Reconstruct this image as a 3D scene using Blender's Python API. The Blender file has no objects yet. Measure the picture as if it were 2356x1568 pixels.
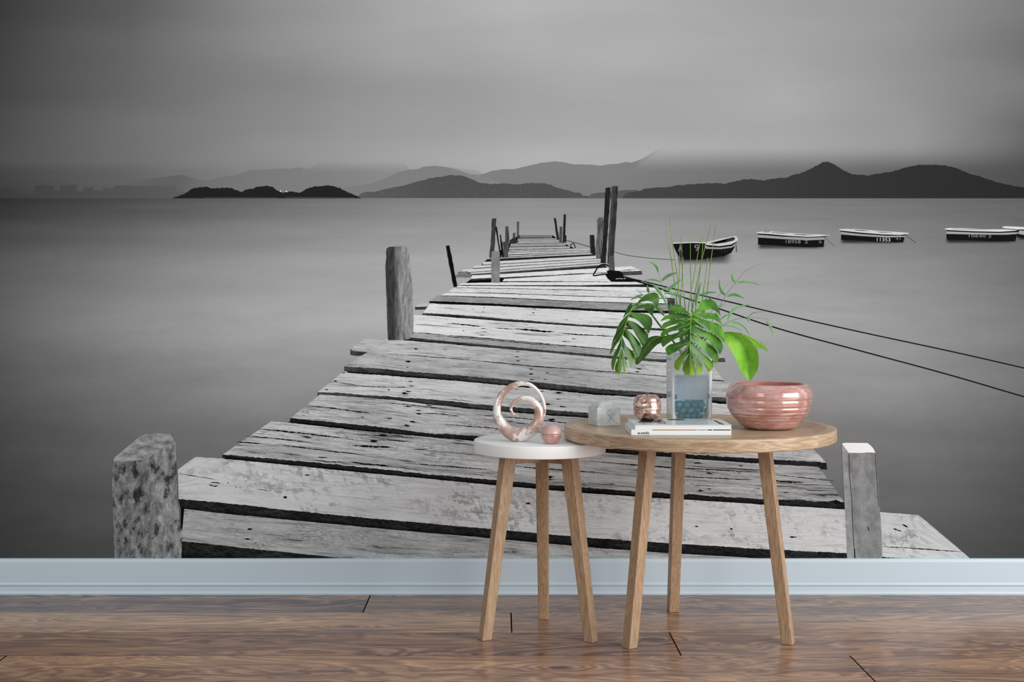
# A room corner seen straight on: a black-and-white photo mural (printed wallpaper, flat on the
# back wall) above a painted baseboard, a walnut plank floor, and two nesting three-legged side
# tables carrying a few ornaments and a glass vase of leaves.  Units: metres, z up, +y = away.
import bpy, bmesh, math, random
from mathutils import Vector, Matrix
from mathutils.geometry import delaunay_2d_cdt

random.seed(11)
SC = bpy.context.scene
COL = SC.collection
PI = math.pi

# ---------------------------------------------------------------- camera frame (survey numbers)
F, EYE, PX0, PY0 = 2950.0, 0.76, 1147.0, 690.0      # focal length in pixels, eye height, horizon


def at(px, py, d):
    """the point of the room seen at photo position (px, py) and standing at distance d"""
    return Vector(((px - PX0) * d / F, d, EYE - (py - PY0) * d / F))


def lin(v):
    v = v / 255.0
    return v / 12.92 if v <= 0.04045 else ((v + 0.055) / 1.055) ** 2.4


def rgb(r, g, b):
    return (lin(r), lin(g), lin(b), 1.0)


def grey(v):
    x = lin(v)
    return (x, x, x, 1.0)


# ---------------------------------------------------------------- object helpers
def tag(o, label=None, cat=None, group=None, kind=None):
    if label: o['label'] = label
    if cat: o['category'] = cat
    if group: o['group'] = group
    if kind: o['kind'] = kind
    return o


def empty(name, loc, label, cat, group=None):
    o = bpy.data.objects.new(name, None)
    COL.objects.link(o)
    o.location = loc
    o.empty_display_size = 0.02
    return tag(o, label, cat, group)


def origin_of(o):
    p = Vector((0, 0, 0))
    while o is not None:
        p = p + Vector(o.location)
        o = o.parent
    return p


def mesh(name, verts, faces, mats, parent=None, smooth=False, uvs=None, fmat=None, loc=None):
    """one mesh object from WORLD coordinates; it is stored relative to its parent (or to loc)"""
    off = origin_of(parent) if parent is not None else (Vector(loc) if loc is not None else Vector((0, 0, 0)))
    me = bpy.data.meshes.new(name)
    me.from_pydata([tuple(Vector(v) - off) for v in verts], [], faces)
    if not isinstance(mats, (list, tuple)):
        mats = [mats]
    for m in mats:
        me.materials.append(m)
    if fmat:
        for p, i in zip(me.polygons, fmat):
            p.material_index = i
    if smooth:
        for p in me.polygons:
            p.use_smooth = True
    if uvs:
        lay = me.uv_layers.new(name='UVMap')
        for l in me.loops:
            lay.data[l.index].uv = uvs[l.vertex_index]
    me.update()
    o = bpy.data.objects.new(name, me)
    COL.objects.link(o)
    if parent is not None:
        o.parent = parent
    elif loc is not None:
        o.location = loc
    return o


def crisp(o, deg=25):
    """smooth shading that keeps the real edges"""
    o.data.set_sharp_from_angle(angle=math.radians(deg))
    return o


def fix_normals(o):
    bm = bmesh.new(); bm.from_mesh(o.data)
    bmesh.ops.recalc_face_normals(bm, faces=bm.faces)
    bm.to_mesh(o.data); bm.free()
    return o


def bevel(o, w, seg=2, angle=30):
    m = o.modifiers.new('edge', 'BEVEL')
    m.width = w; m.segments = seg; m.limit_method = 'ANGLE'; m.angle_limit = math.radians(angle)
    return o


def lathe(cx, cy, prof, n=64, close_bottom=True, close_top=False):
    """prof: (radius, z) from bottom to top (may turn over and go down inside)"""
    V, Fc = [], []
    for r, z in prof:
        for i in range(n):
            a = 2 * PI * i / n
            V.append((cx + r * math.cos(a), cy + r * math.sin(a), z))
    for k in range(len(prof) - 1):
        for i in range(n):
            j = (i + 1) % n
            Fc.append((k * n + i, k * n + j, (k + 1) * n + j, (k + 1) * n + i))
    if close_bottom: Fc.append(tuple(reversed(range(n))))
    if close_top: Fc.append(tuple(range((len(prof) - 1) * n, len(prof) * n)))
    return V, Fc


def catmull(pts, n):
    """n points along a smooth curve through pts (tuples of any size)"""
    P = [tuple(p) for p in pts]
    m = len(P) - 1
    out = []
    for k in range(n):
        t = k * m / (n - 1)
        i = min(int(t), m - 1); u = t - i
        p0 = P[max(i - 1, 0)]; p1 = P[i]; p2 = P[i + 1]; p3 = P[min(i + 2, m)]
        out.append(tuple(0.5 * (2 * b + (c - a) * u + (2 * a - 5 * b + 4 * c - d) * u * u +
                                (3 * b - a - 3 * c + d) * u ** 3) for a, b, c, d in zip(p0, p1, p2, p3)))
    return out


def tube(path, radii, n=10, squash=1.0, front=Vector((0, -1, 0))):
    P = [Vector(p) for p in path]
    V, Fc = [], []
    for k, p in enumerate(P):
        t = (P[min(k + 1, len(P) - 1)] - P[max(k - 1, 0)]).normalized()
        b = front - t * front.dot(t)
        b = b.normalized() if b.length > 1e-6 else t.orthogonal().normalized()
        a = t.cross(b)
        r = radii[k] if hasattr(radii, '__len__') else radii
        for i in range(n):
            w = 2 * PI * i / n
            V.append(p + a * (r * math.cos(w)) + b * (r * squash * math.sin(w)))
    for k in range(len(P) - 1):
        for i in range(n):
            j = (i + 1) % n
            Fc.append((k * n + i, k * n + j, (k + 1) * n + j, (k + 1) * n + i))
    Fc.append(tuple(reversed(range(n))))
    Fc.append(tuple(range((len(P) - 1) * n, len(P) * n)))
    return V, Fc


def box(x0, x1, y0, y1, z0, z1):
    V = [(x, y, z) for z in (z0, z1) for y in (y0, y1) for x in (x0, x1)]
    Fc = [(0, 2, 3, 1), (4, 5, 7, 6), (0, 1, 5, 4), (2, 6, 7, 3), (0, 4, 6, 2), (1, 3, 7, 5)]
    return V, Fc


def join(*parts):
    V, Fc = [], []
    for v, f in parts:
        b = len(V)
        V += list(v); Fc += [tuple(i + b for i in q) for q in f]
    return V, Fc


def letters(text, size, extrude=0.0, bold=0.0, align='CENTER'):
    """mesh data of flat lettering in its own xy plane"""
    cu = bpy.data.curves.new('lettering', 'FONT')
    cu.body = text; cu.size = size; cu.extrude = extrude; cu.offset = bold
    cu.align_x = align; cu.align_y = 'CENTER'; cu.resolution_u = 3
    ob = bpy.data.objects.new('lettering_source', cu)
    COL.objects.link(ob)
    dg = bpy.context.evaluated_depsgraph_get()
    me = ob.evaluated_get(dg).to_mesh()
    V = [v.co.copy() for v in me.vertices]
    Fc = [tuple(p.vertices) for p in me.polygons]
    ob.evaluated_get(dg).to_mesh_clear()
    bpy.data.objects.remove(ob)
    bpy.data.curves.remove(cu)
    return V, Fc


# ---------------------------------------------------------------- node helpers
class NT:
    def __init__(self, name):
        self.m = bpy.data.materials.new(name)
        self.m.use_nodes = True
        self.t = self.m.node_tree
        self.t.nodes.clear()
        self.out = self.t.nodes.new('ShaderNodeOutputMaterial')

    def n(self, kind, **kw):
        nd = self.t.nodes.new(kind)
        for k, v in kw.items():
            if k in nd.inputs.keys():
                self.put(nd.inputs[k], v)
            else:
                setattr(nd, k, v)
        return nd

    def put(self, sock, v):
        if hasattr(v, 'is_output') or isinstance(v, bpy.types.NodeSocket):
            self.t.links.new(v, sock)
        else:
            sock.default_value = v

    def math(self, op, a, b=0.0, c=None, clamp=False):
        nd = self.t.nodes.new('ShaderNodeMath'); nd.operation = op; nd.use_clamp = clamp
        self.put(nd.inputs[0], a); self.put(nd.inputs[1], b)
        if c is not None: self.put(nd.inputs[2], c)
        return nd.outputs[0]

    def ramp(self, fac, stops, interp='LINEAR'):
        nd = self.t.nodes.new('ShaderNodeValToRGB')
        cr = nd.color_ramp; cr.interpolation = interp
        while len(cr.elements) > 1: cr.elements.remove(cr.elements[-1])
        cr.elements[0].position = stops[0][0]; cr.elements[0].color = stops[0][1]
        for p, c in stops[1:]:
            e = cr.elements.new(p); e.color = c
        self.put(nd.inputs[0], fac)
        return nd.outputs[0]

    def framp(self, fac, stops, interp='LINEAR'):
        return self.ramp(fac, [(p, (v, v, v, 1)) for p, v in stops], interp)

    def noise(self, vec, scale=1.0, detail=4.0, rough=0.55, dist=0.0):
        nd = self.t.nodes.new('ShaderNodeTexNoise')
        nd.inputs['Scale'].default_value = scale; nd.inputs['Detail'].default_value = detail
        nd.inputs['Roughness'].default_value = rough; nd.inputs['Distortion'].default_value = dist
        if vec is not None: self.put(nd.inputs['Vector'], vec)
        return nd.outputs[0]

    def scaled(self, vec, s, loc=(0, 0, 0)):
        nd = self.t.nodes.new('ShaderNodeMapping')
        self.put(nd.inputs['Vector'], vec); nd.inputs['Scale'].default_value = s
        nd.inputs['Location'].default_value = loc
        return nd.outputs[0]

    def mix(self, fac, a, b, mode='MIX'):
        nd = self.t.nodes.new('ShaderNodeMix'); nd.data_type = 'RGBA'; nd.blend_type = mode
        self.put(nd.inputs[0], fac); self.put(nd.inputs[6], a); self.put(nd.inputs[7], b)
        return nd.outputs[2]

    def coord(self, which='Object'):
        return self.t.nodes.new('ShaderNodeTexCoord').outputs[which]

    def xyz(self, vec):
        nd = self.t.nodes.new('ShaderNodeSeparateXYZ'); self.put(nd.inputs[0], vec)
        return nd.outputs

    def comb(self, x, y, z=0.0):
        nd = self.t.nodes.new('ShaderNodeCombineXYZ')
        for s, v in zip(nd.inputs, (x, y, z)): self.put(s, v)
        return nd.outputs[0]

    def bsdf(self, color, rough=0.5, metal=0.0, spec=0.5, coat=0.0, coat_rough=0.1, bump=None, bump_str=0.2, bump_dist=0.001, **kw):
        p = self.t.nodes.new('ShaderNodeBsdfPrincipled')
        self.put(p.inputs['Base Color'], color); self.put(p.inputs['Roughness'], rough)
        self.put(p.inputs['Metallic'], metal); self.put(p.inputs['Specular IOR Level'], spec)
        self.put(p.inputs['Coat Weight'], coat); self.put(p.inputs['Coat Roughness'], coat_rough)
        for k, v in kw.items(): self.put(p.inputs[k], v)
        if bump is not None:
            b = self.t.nodes.new('ShaderNodeBump')
            b.inputs['Strength'].default_value = bump_str; b.inputs['Distance'].default_value = bump_dist
            self.put(b.inputs['Height'], bump); self.t.links.new(b.outputs[0], p.inputs['Normal'])
        return p.outputs[0]

    def done(self, shader):
        self.t.links.new(shader, self.out.inputs['Surface'])
        return self.m


def plain(name, color, rough=0.5, metal=0.0, spec=0.5, **kw):
    """a nearly even material with a little fine mottling"""
    k = NT(name)
    nz = k.noise(k.coord(), 40, 3)
    c = k.mix(k.math('MULTIPLY', nz, 0.12), color, tuple(x * 0.8 for x in color[:3]) + (1,))
    return k.done(k.bsdf(c, rough, metal, spec, **kw))
WORLD = 0.60
EXPOSURE = -0.12
WINDOW_AND_FILL = [("window_fill_light", (3.4, 0.5, 1.5), (0.2, 2.9, 0.6), 3.2, 2.4, 178, (1.0, 0.995, 0.99)),
           ("window_fill_light", (-2.6, -1.8, 2.2), (0.2, 3.1, 0.7), 1.6, 1.6, 34, (0.95, 0.98, 1.0))]  # weak unseen fill lamp, added to lift the left side

# ================================================================ the photo mural (a flat print)
WALL_Y = 3.322
GAIN = 1.0                                    # ink density against the daylight on the wall


def ink(v):
    x = min(lin(v) * GAIN, 0.95)
    return (x, x, x, 1.0)


mural = empty('wall_mural', (0, WALL_Y, 0),
              'black and white photo mural of a jetty, boats and hills covering the wall', 'mural')


def on_mural(px, py, lift):
    """a spot of the print; lift = how far this layer of ink sits off the wall, in thirds of a millimetre"""
    return at(px, py, WALL_Y - lift * 0.0003)


def print_px(k):
    """print coordinates of a mural material, in units of the print (2356 wide)"""
    x, y, z = k.xyz(k.coord('Object'))
    s = F / WALL_Y
    return k.math('MULTIPLY_ADD', x, s, PX0), k.math('MULTIPLY_ADD', z, -s, EYE * s + PY0)


def matte(k, color):
    return k.bsdf(color, 0.85, 0.0, 0.08)


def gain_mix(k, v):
    """grey value (linear) -> ink colour, darker where the room light is stronger, to cancel its gradient"""
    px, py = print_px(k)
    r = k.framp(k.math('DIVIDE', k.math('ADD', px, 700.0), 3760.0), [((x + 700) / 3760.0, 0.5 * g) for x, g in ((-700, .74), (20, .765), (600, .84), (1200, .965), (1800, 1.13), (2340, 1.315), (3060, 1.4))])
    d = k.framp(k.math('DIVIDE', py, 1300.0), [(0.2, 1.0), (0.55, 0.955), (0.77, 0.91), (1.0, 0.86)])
    g = k.math('DIVIDE', k.math('DIVIDE', k.math('MULTIPLY', v, 0.5 * GAIN), r), d)  # inverse of the room's light gradient is painted into the ink
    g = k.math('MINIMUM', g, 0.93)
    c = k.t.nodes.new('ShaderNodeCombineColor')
    for i, t in enumerate((0.978, 1.0, 1.014)): k.t.links.new(k.math('MULTIPLY', g, t), c.inputs[i])  # cool ink tint offsets the warm light on the wall
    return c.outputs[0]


def stops(pairs, lo, hi):
    """[(print position, grey 0-255)] -> ramp stops in linear light"""
    return [((p - lo) / (hi - lo), lin(v)) for p, v in pairs]


def rows_field(k, px, py, xs, rows, lo, hi):
    """smooth printed tone: a few horizontal tone profiles blended from top to bottom"""
    fx = k.math('DIVIDE', k.math('SUBTRACT', px, -900.0), 4100.0)
    val = None
    for i, (y, tones) in enumerate(rows):
        pairs = [(-900, tones[0] * 0.8)] + list(zip(xs, tones)) + [(3200, tones[-1] * 0.8)]
        r = k.framp(fx, stops(pairs, -900.0, 3200.0), 'B_SPLINE' if False else 'LINEAR')
        if val is None:
            val = r
        else:
            mr = k.t.nodes.new('ShaderNodeMapRange'); mr.interpolation_type = 'SMOOTHSTEP'
            k.put(mr.inputs[0], py); k.put(mr.inputs[1], float(rows[i - 1][0])); k.put(mr.inputs[2], float(y))
            val = k.math('MULTIPLY_ADD', k.math('SUBTRACT', r, val), mr.outputs[0], val)
    return val


XS = [0, 300, 600, 900, 1200, 1500, 1800, 2100, 2356]


def sky_value(k, px, py):
    v = rows_field(k, px, py, XS, SKY_ROWS, 0, 460)
    p = k.comb(k.math('MULTIPLY', px, 0.0016), k.math('MULTIPLY', py, 0.0095), 0.3)
    p2 = k.comb(k.math('MULTIPLY', px, 0.004), k.math('MULTIPLY', py, 0.012), 3.3)
    c = k.math('ADD', k.math('MULTIPLY', k.math('SUBTRACT', k.noise(p, 1.0, 3, 0.5, 0.4), 0.5), 0.20),
               k.math('MULTIPLY', k.math('SUBTRACT', k.noise(p2, 1.0, 4, 0.5, 0.3), 0.5), 0.12))
    grain = k.math('MULTIPLY', k.math('SUBTRACT', k.noise(k.comb(px, py), 0.45, 2), 0.5), 0.14)
    return k.math('MULTIPLY', v, k.math('ADD', k.math('ADD', c, grain), 1.0))


def sky_material():
    k = NT('printed_cloudy_sky')
    px, py = print_px(k)
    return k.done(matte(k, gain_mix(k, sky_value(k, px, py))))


def sea_material():
    k = NT('printed_calm_water')
    px, py = print_px(k)
    v = rows_field(k, px, py, XS, SEA_ROWS, 457, 1285)
    depth = k.math('DIVIDE', k.math('SUBTRACT', py, 440.0), 850.0)
    # slow ripples, finer towards the horizon
    pv = k.math('POWER', k.math('MAXIMUM', depth, 0.001), 0.55)
    p = k.comb(k.math('MULTIPLY', px, 0.004), k.math('MULTIPLY', pv, 24.0), 1.0)
    p2 = k.comb(k.math('MULTIPLY', px, 0.020), k.math('MULTIPLY', pv, 70.0), 2.0)
    w1 = k.math('MULTIPLY', k.math('SUBTRACT', k.noise(p, 1.0, 3, 0.5), 0.5), 0.28)
    w2 = k.math('MULTIPLY', k.math('SUBTRACT', k.noise(p2, 1.0, 3, 0.6), 0.5), 0.16)
    w2 = k.math('MULTIPLY', w2, k.math('ADD', depth, 0.25))
    grain = k.math('MULTIPLY', k.math('SUBTRACT', k.noise(k.comb(px, py), 0.45, 2), 0.5), 0.12)
    v = k.math('MULTIPLY', v, k.math('ADD', k.math('ADD', k.math('ADD', w1, w2), grain), 1.0))
    # thin bright streaks on the far water
    st = k.framp(k.noise(k.comb(k.math('MULTIPLY', px, 0.0012), k.math('MULTIPLY', py, 0.16), 5.0), 1.0, 1), [(0.62, 0.0), (0.72, 0.10)])
    far = k.framp(depth, [(0.02, 1.0), (0.12, 0.0)])
    v = k.math('MULTIPLY', v, k.math('ADD', k.math('MULTIPLY', st, far), 1.0))
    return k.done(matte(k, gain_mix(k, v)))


def mural_sheet(name, x0, x1, y0, y1, lift, mat, nx=1, label=None):
    V = [on_mural(x, y, lift) for x, y in ((x0, y1), (x1, y1), (x1, y0), (x0, y0))]
    return tag(mesh(name, V, [(0, 1, 2, 3)], mat, mural), label)


def ridge_material(name, xs_tones, fade_top=None, mottled=0.06, mist=0.0, base_y=457.0, fade_to=None, rocks=0.0):
    k = NT(name)
    px, py = print_px(k)
    fx = k.math('DIVIDE', px, 2356.0)
    v = k.framp(fx, [(x / 2356.0, lin(t)) for x, t in xs_tones])
    m = k.math('SUBTRACT', k.noise(k.comb(px, py), 0.12, 4, 0.65), 0.5)
    v = k.math('MULTIPLY', v, k.math('MULTIPLY_ADD', m, mottled * 4, 1.0))
    if rocks:
        rk = k.framp(k.noise(k.comb(px, k.math('MULTIPLY', py, 1.6)), 0.16, 3, 0.6), [(0.66, 0.0), (0.72, 1.0)])
        v = k.math('MULTIPLY', v, k.math('MULTIPLY_ADD', rk, rocks, 1.0))
    if mist:
        b = k.math('SUBTRACT', 1.0, k.math('DIVIDE', k.math('SUBTRACT', base_y, py), 60.0), clamp=True)
        v = k.math('MULTIPLY', v, k.math('MULTIPLY_ADD', b, mist, 1.0))
    if fade_top:         # the printed mist: the ridge's grey runs over into the sky's
        mr = k.t.nodes.new('ShaderNodeMapRange'); mr.interpolation_type = 'SMOOTHSTEP'
        k.put(mr.inputs[0], py); k.put(mr.inputs[1], float(fade_top[0])); k.put(mr.inputs[2], float(fade_top[1]))
        f = mr.outputs[0]
        if fade_to:      # only beyond this x
            f = k.math('MAXIMUM', f, k.framp(fx, [(fade_to[0] / 2356.0, 1.0), (fade_to[1] / 2356.0, 0.0)]))
        sv = sky_value(k, px, py)
        v = k.math('MULTIPLY_ADD', k.math('SUBTRACT', v, sv), f, sv)
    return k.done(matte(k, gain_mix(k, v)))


def skyline(name, pts, base, lift, mat, jag=0.0, step=6.0, label=None, parent=None):
    """a printed ridge: its outline from left to right, filled down to the waterline"""
    P = []
    for (xa, ya), (xb, yb) in zip(pts[:-1], pts[1:]):
        n = max(1, int(abs(xb - xa) / step))
        for i in range(n):
            t = i / n
            P.append((xa + (xb - xa) * t, ya + (yb - ya) * t))
    P.append(pts[-1])
    top, bot = [], []
    for x, y in P:
        j = random.uniform(-jag, jag * 0.4)
        top.append(on_mural(x, min(y + j, base), lift)); bot.append(on_mural(x, base, lift))
    n = len(P)
    return tag(mesh(name, bot + top, [(i, i + 1, n + i + 1, n + i) for i in range(n - 1)], mat, parent or mural), label)


def patch(name, pts, lift, mat, parent, smooth_pts=0, label=None):
    """a flat printed shape from its outline"""
    if smooth_pts:
        pts = catmull(list(pts) + [pts[0]], smooth_pts)[:-1]
    V = [on_mural(x, y, lift) for x, y in reversed(pts)]
    bm = bmesh.new()
    vs = [bm.verts.new(v) for v in V]
    f = bm.faces.new(vs); f.normal_update()
    if f.normal.y > 0: f.normal_flip()
    bmesh.ops.triangulate(bm, faces=[f])
    bm.verts.index_update()
    VV = [v.co.copy() for v in bm.verts]; FF = [tuple(v.index for v in q.verts) for q in bm.faces]
    bm.free()
    return tag(mesh(name, VV, FF, mat, parent), label)


def stroke_geo(pts, w, lift):
    """flat line of width w (number or list) along pts"""
    n = len(pts)
    V = []
    for i, (x, y) in enumerate(pts):
        xa, ya = pts[max(i - 1, 0)]; xb, yb = pts[min(i + 1, n - 1)]
        dx, dy = xb - xa, yb - ya
        L = math.hypot(dx, dy) or 1.0
        h = (w[i] if hasattr(w, '__len__') else w) / 2
        V.append(on_mural(x - dy / L * h, y + dx / L * h, lift)); V.append(on_mural(x + dy / L * h, y - dx / L * h, lift))
    return V, [(2 * i, 2 * i + 2, 2 * i + 3, 2 * i + 1) for i in range(n - 1)]


def stroke(name, pts, w, lift, mat, parent, label=None):
    V, Fc = stroke_geo(pts, w, lift)
    return tag(mesh(name, V, Fc, mat, parent), label)


# ---- tones of the print, read off in rows (grey at x = 0, 300, 600 ... 2356)
SKY_ROWS = [
    (10,  [58, 92, 138, 163, 178, 172, 160, 148, 124]),
    (110, [64, 100, 138, 164, 173, 175, 167, 145, 114]),
    (200, [68, 102, 130, 150, 163, 168, 174, 146, 122]),
    (300, [76, 112, 138, 154, 164, 170, 168, 152, 106]),
    (365, [78, 110, 138, 160, 176, 178, 168, 146, 98]),
    (400, [66, 100, 132, 152, 180, 178, 166, 138, 92]),
    (457, [60, 92, 126, 146, 165, 160, 140, 105, 72]),
]
SEA_ROWS = [
    (457,  [46, 74, 100, 124, 138, 136, 122, 112, 96]),
    (480,  [52, 82, 110, 134, 146, 142, 128, 116, 100]),
    (540,  [70, 102, 134, 152, 158, 154, 142, 126, 106]),
    (620,  [88, 124, 154, 168, 172, 170, 160, 140, 114]),
    (740,  [96, 138, 164, 176, 176, 174, 168, 152, 124]),
    (880,  [82, 116, 142, 152, 160, 164, 154, 142, 114]),
    (1020, [68, 98, 114, 124, 134, 140, 124, 116, 92]),
    (1150, [60, 84, 96, 104, 112, 120, 110, 102, 80]),
    (1285, [52, 70, 78, 86, 94, 104, 92, 82, 68]),
]
mural_sheet('sky', -700, 3060, -620, 462, 0.10, sky_material(), label='printed hazy cloudy sky')
mural_sheet('sea', -700, 3060, 456, 1320, 0.80, sea_material(), label='printed calm grey water')

# ---- far mountains, hills and islets
M_far = ridge_material('printed_misty_mountain', [(400, 96), (480, 112), (620, 122), (760, 128), (900, 138)], fade_top=(366, 404), fade_to=(690, 740), mottled=0.015)
skyline('mountain', [(300, 418), (400, 404), (418, 401), (456, 413), (479, 415), (500, 409), (540, 403), (581, 391), (611, 390), (655, 387), (663, 389), (688, 385),
                     (706, 389), (718, 384), (735, 374), (780, 365), (860, 365), (930, 376), (965, 412)], 459, 0.20, M_far, 0.6)
M_b2 = ridge_material('printed_pale_mountain', [(1030, 152), (1112, 158)], mottled=0.01)
skyline('mountain', [(1030, 384), (1042, 385), (1060, 388), (1093, 391), (1102, 394), (1112, 400), (1130, 420)], 459, 0.24, M_b2, 0.5)
M_c = ridge_material('printed_hazy_mountain', [(1112, 128), (1400, 129), (1500, 124), (1700, 116), (1900, 110), (2100, 98), (2356, 78)], fade_top=(333, 398), fade_to=(1460, 1530), mottled=0.012, mist=-0.08)
skyline('mountain', [(1085, 412), (1100, 402), (1112, 400), (1131, 393), (1162, 389), (1182, 389), (1218, 381), (1243, 375), (1276, 371), (1297, 373.5), (1322, 378),
                     (1360, 378.5), (1381, 381), (1398, 378), (1425, 376), (1440, 372), (1453, 374), (1478, 365), (1510, 346), (1560, 334), (1700, 331), (2050, 331), (2110, 322), (2356, 312), (3060, 310)],
        459, 0.28, M_c, 0.5)
M_b = ridge_material('printed_hazy_mountain_near', [(800, 122), (950, 126), (1100, 130)], mottled=0.012, mist=0.05)
skyline('mountain', [(740, 440), (800, 430), (851, 423), (889, 410), (915, 396), (945, 390), (963, 388), (976, 383), (1001, 381), (1027, 384), (1055, 392), (1080, 400), (1100, 402), (1125, 410), (1160, 425), (1220, 440)],
        459, 0.34, M_b, 0.5)
M_city = ridge_material('printed_hazy_town', [(0, 58), (200, 76), (420, 92)], mottled=0.03)
skyline('town_skyline', [(-700, 440), (0, 436), (20, 434), (45, 446), (60, 447), (80, 447), (80.5, 427), (100, 425), (124, 428), (124.5, 440), (138, 440), (138.5, 427), (176, 425),
                         (176.5, 441), (192, 441), (192.5, 431), (215, 430), (215.5, 438), (236, 438), (236.5, 432), (262, 433), (262.5, 427), (306, 426), (306.5, 430), (310, 430), (310.5, 427), (332, 427),
                         (332.5, 431), (336, 431), (336.5, 427), (368, 428), (368.5, 431), (372, 431), (372.5, 427), (404, 427), (404.5, 440), (470, 446)], 459, 0.40, M_city, 0.2, step=400)
M_d = ridge_material('printed_wooded_hill', [(824, 88), (1000, 80), (1340, 80)], mottled=0.11, mist=0.06, rocks=0.9)
skyline('hill', [(822, 453), (833, 443), (848, 441), (864, 441), (889, 434), (905, 431), (927, 428), (965, 416), (999, 408), (1015, 407), (1032, 403), (1055, 403), (1072, 407), (1093, 416), (1105, 421), (1131, 423.5),
                 (1164, 422), (1187, 424), (1218, 421.5), (1248, 421.5), (1266, 425), (1284, 433), (1307, 438), (1325, 443), (1332, 442), (1342, 450), (1356, 452)],
        455.5, 0.46, M_d, 1.3, step=4)
skyline('hill', [(1355, 453), (1358, 447), (1380, 443), (1400, 442.5), (1425, 439), (1440, 437), (1462, 437), (1480, 441), (1500, 446)], 456, 0.48,
        ridge_material('printed_low_headland', [(1355, 92), (1500, 86)], mottled=0.05), 0.8, step=4)
M_f = ridge_material('printed_dark_headland', [(1432, 70), (1640, 62), (1900, 52), (2100, 46), (2356, 38)], mottled=0.10)
skyline('headland', [(1432, 454), (1440, 446), (1450, 442), (1468, 440.5), (1483, 434), (1516, 430.5), (1540, 430), (1555, 426.5), (1594, 424), (1636, 421.5), (1669, 423), (1697, 416), (1712, 412.5), (1735, 412), (1746, 415),
                     (1756, 415), (1780, 411), (1807, 409), (1825, 403), (1840, 399), (1865, 389), (1888, 375.5), (1896, 373), (1904, 372.5), (1919, 377.5), (1939, 391), (1960, 401), (1998, 404), (2018, 399.5), (2049, 396),
                     (2082, 386), (2112, 380), (2133, 379), (2176, 381), (2202, 388), (2235, 401), (2265, 409), (2291, 419), (2330, 427), (2356, 432), (2500, 450), (3000, 457)],
        457.5, 0.52, M_f, 1.5, step=4)
M_g = ridge_material('printed_dark_islet', [(400, 30), (830, 33)], mottled=0.10)
islet = skyline('islet', [(398, 456.5), (405, 452), (423, 448), (438, 437), (451, 432), (471, 429.5), (492, 434), (509, 432), (532, 433), (550, 440.5), (558, 442), (565, 437), (580, 434), (593, 430), (611, 427.5), (627, 430),
                  (639, 439), (650, 443), (670, 440.5), (688, 444), (705, 435), (721, 430), (744, 427.5), (764, 428), (782, 433), (797, 440.5), (815, 449.5), (832, 456)],
        457, 0.60, M_g, 1.8, step=4)
M_ink_white = plain('print_white', ink(238), 0.85, 0, 0.08)
M_ink_pale = plain('print_pale', ink(196), 0.85, 0, 0.08)
M_ink_mid = plain('print_mid_grey', ink(128), 0.85, 0, 0.08)
M_ink_dark = plain('print_dark_grey', ink(46), 0.85, 0, 0.08)
M_shore = plain('print_shore_grey', ink(92), 0.85, 0, 0.08)
M_ink_black = plain('print_black', ink(11), 0.85, 0, 0.08)
for i, (x, y) in enumerate([(645.5, 439.5), (659, 440)]):
    patch('shore_lamp', [(x + 2.2 * math.cos(a), y + 1.7 * math.sin(a)) for a in [q * PI / 4 for q in range(8)]], 0.64, M_ink_white, islet, label='small white light')
stroke('shoreline', [(470, 454.6), (560, 454.4), (640, 454.8)], 0.8, 0.63, M_shore, islet)
stroke('shoreline', [(655, 453.8), (740, 454.2), (815, 454.6)], 0.9, 0.63, M_shore, islet)

# ---- the moored boats
M_refl = None


def shade_under(px0, px1, y0, y1, lift, parent, name):
    """the soft dark reflection printed under a hull"""
    k = NT(name)
    px, py = print_px(k)
    fy = k.math('DIVIDE', k.math('SUBTRACT', py, y0), y1 - y0, clamp=True)
    fx = k.math('DIVIDE', k.math('SUBTRACT', px, px0), px1 - px0, clamp=True)
    a = k.math('MULTIPLY', k.framp(fy, [(0.0, 0.97), (0.35, 0.75), (1.0, 0.0)], 'EASE'), k.framp(fx, [(0.0, 0.0), (0.08, 1.0), (0.78, 0.9), (1.0, 0.0)], 'EASE'))
    nz = k.noise(k.comb(k.math('MULTIPLY', px, 0.02), k.math('MULTIPLY', py, 0.35)), 1.0, 3)
    a = k.math('MULTIPLY', a, k.framp(nz, [(0.25, 0.7), (0.7, 1.0)]))
    tr = k.t.nodes.new('ShaderNodeBsdfTransparent'); mx = k.t.nodes.new('ShaderNodeMixShader')
    k.put(mx.inputs[0], a); k.t.links.new(tr.outputs[0], mx.inputs[1]); k.t.links.new(matte(k, ink(10)), mx.inputs[2])
    m = k.done(mx.outputs[0])
    V = [on_mural(x, y, lift) for x, y in ((px0, y1), (px1, y1), (px1, y0), (px0, y0))]
    return mesh('reflection', V, [(0, 1, 2, 3)], m, parent)


def print_text(text, px, py, h, w, lift, mat, parent, slant=0.0, bold=0.0):
    V, Fc = letters(text, 1.0, 0.0, bold)
    x0 = min(v.x for v in V); x1 = max(v.x for v in V); y0 = min(v.y for v in V); y1 = max(v.y for v in V)
    W = []
    for v in V:
        u = (v.x - x0) / (x1 - x0) - 0.5; t = (v.y - y0) / (y1 - y0) - 0.5
        W.append(on_mural(px + u * w, py - t * h + slant * u * w, lift))
    return mesh('lettering', W, Fc, mat, parent)


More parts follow.
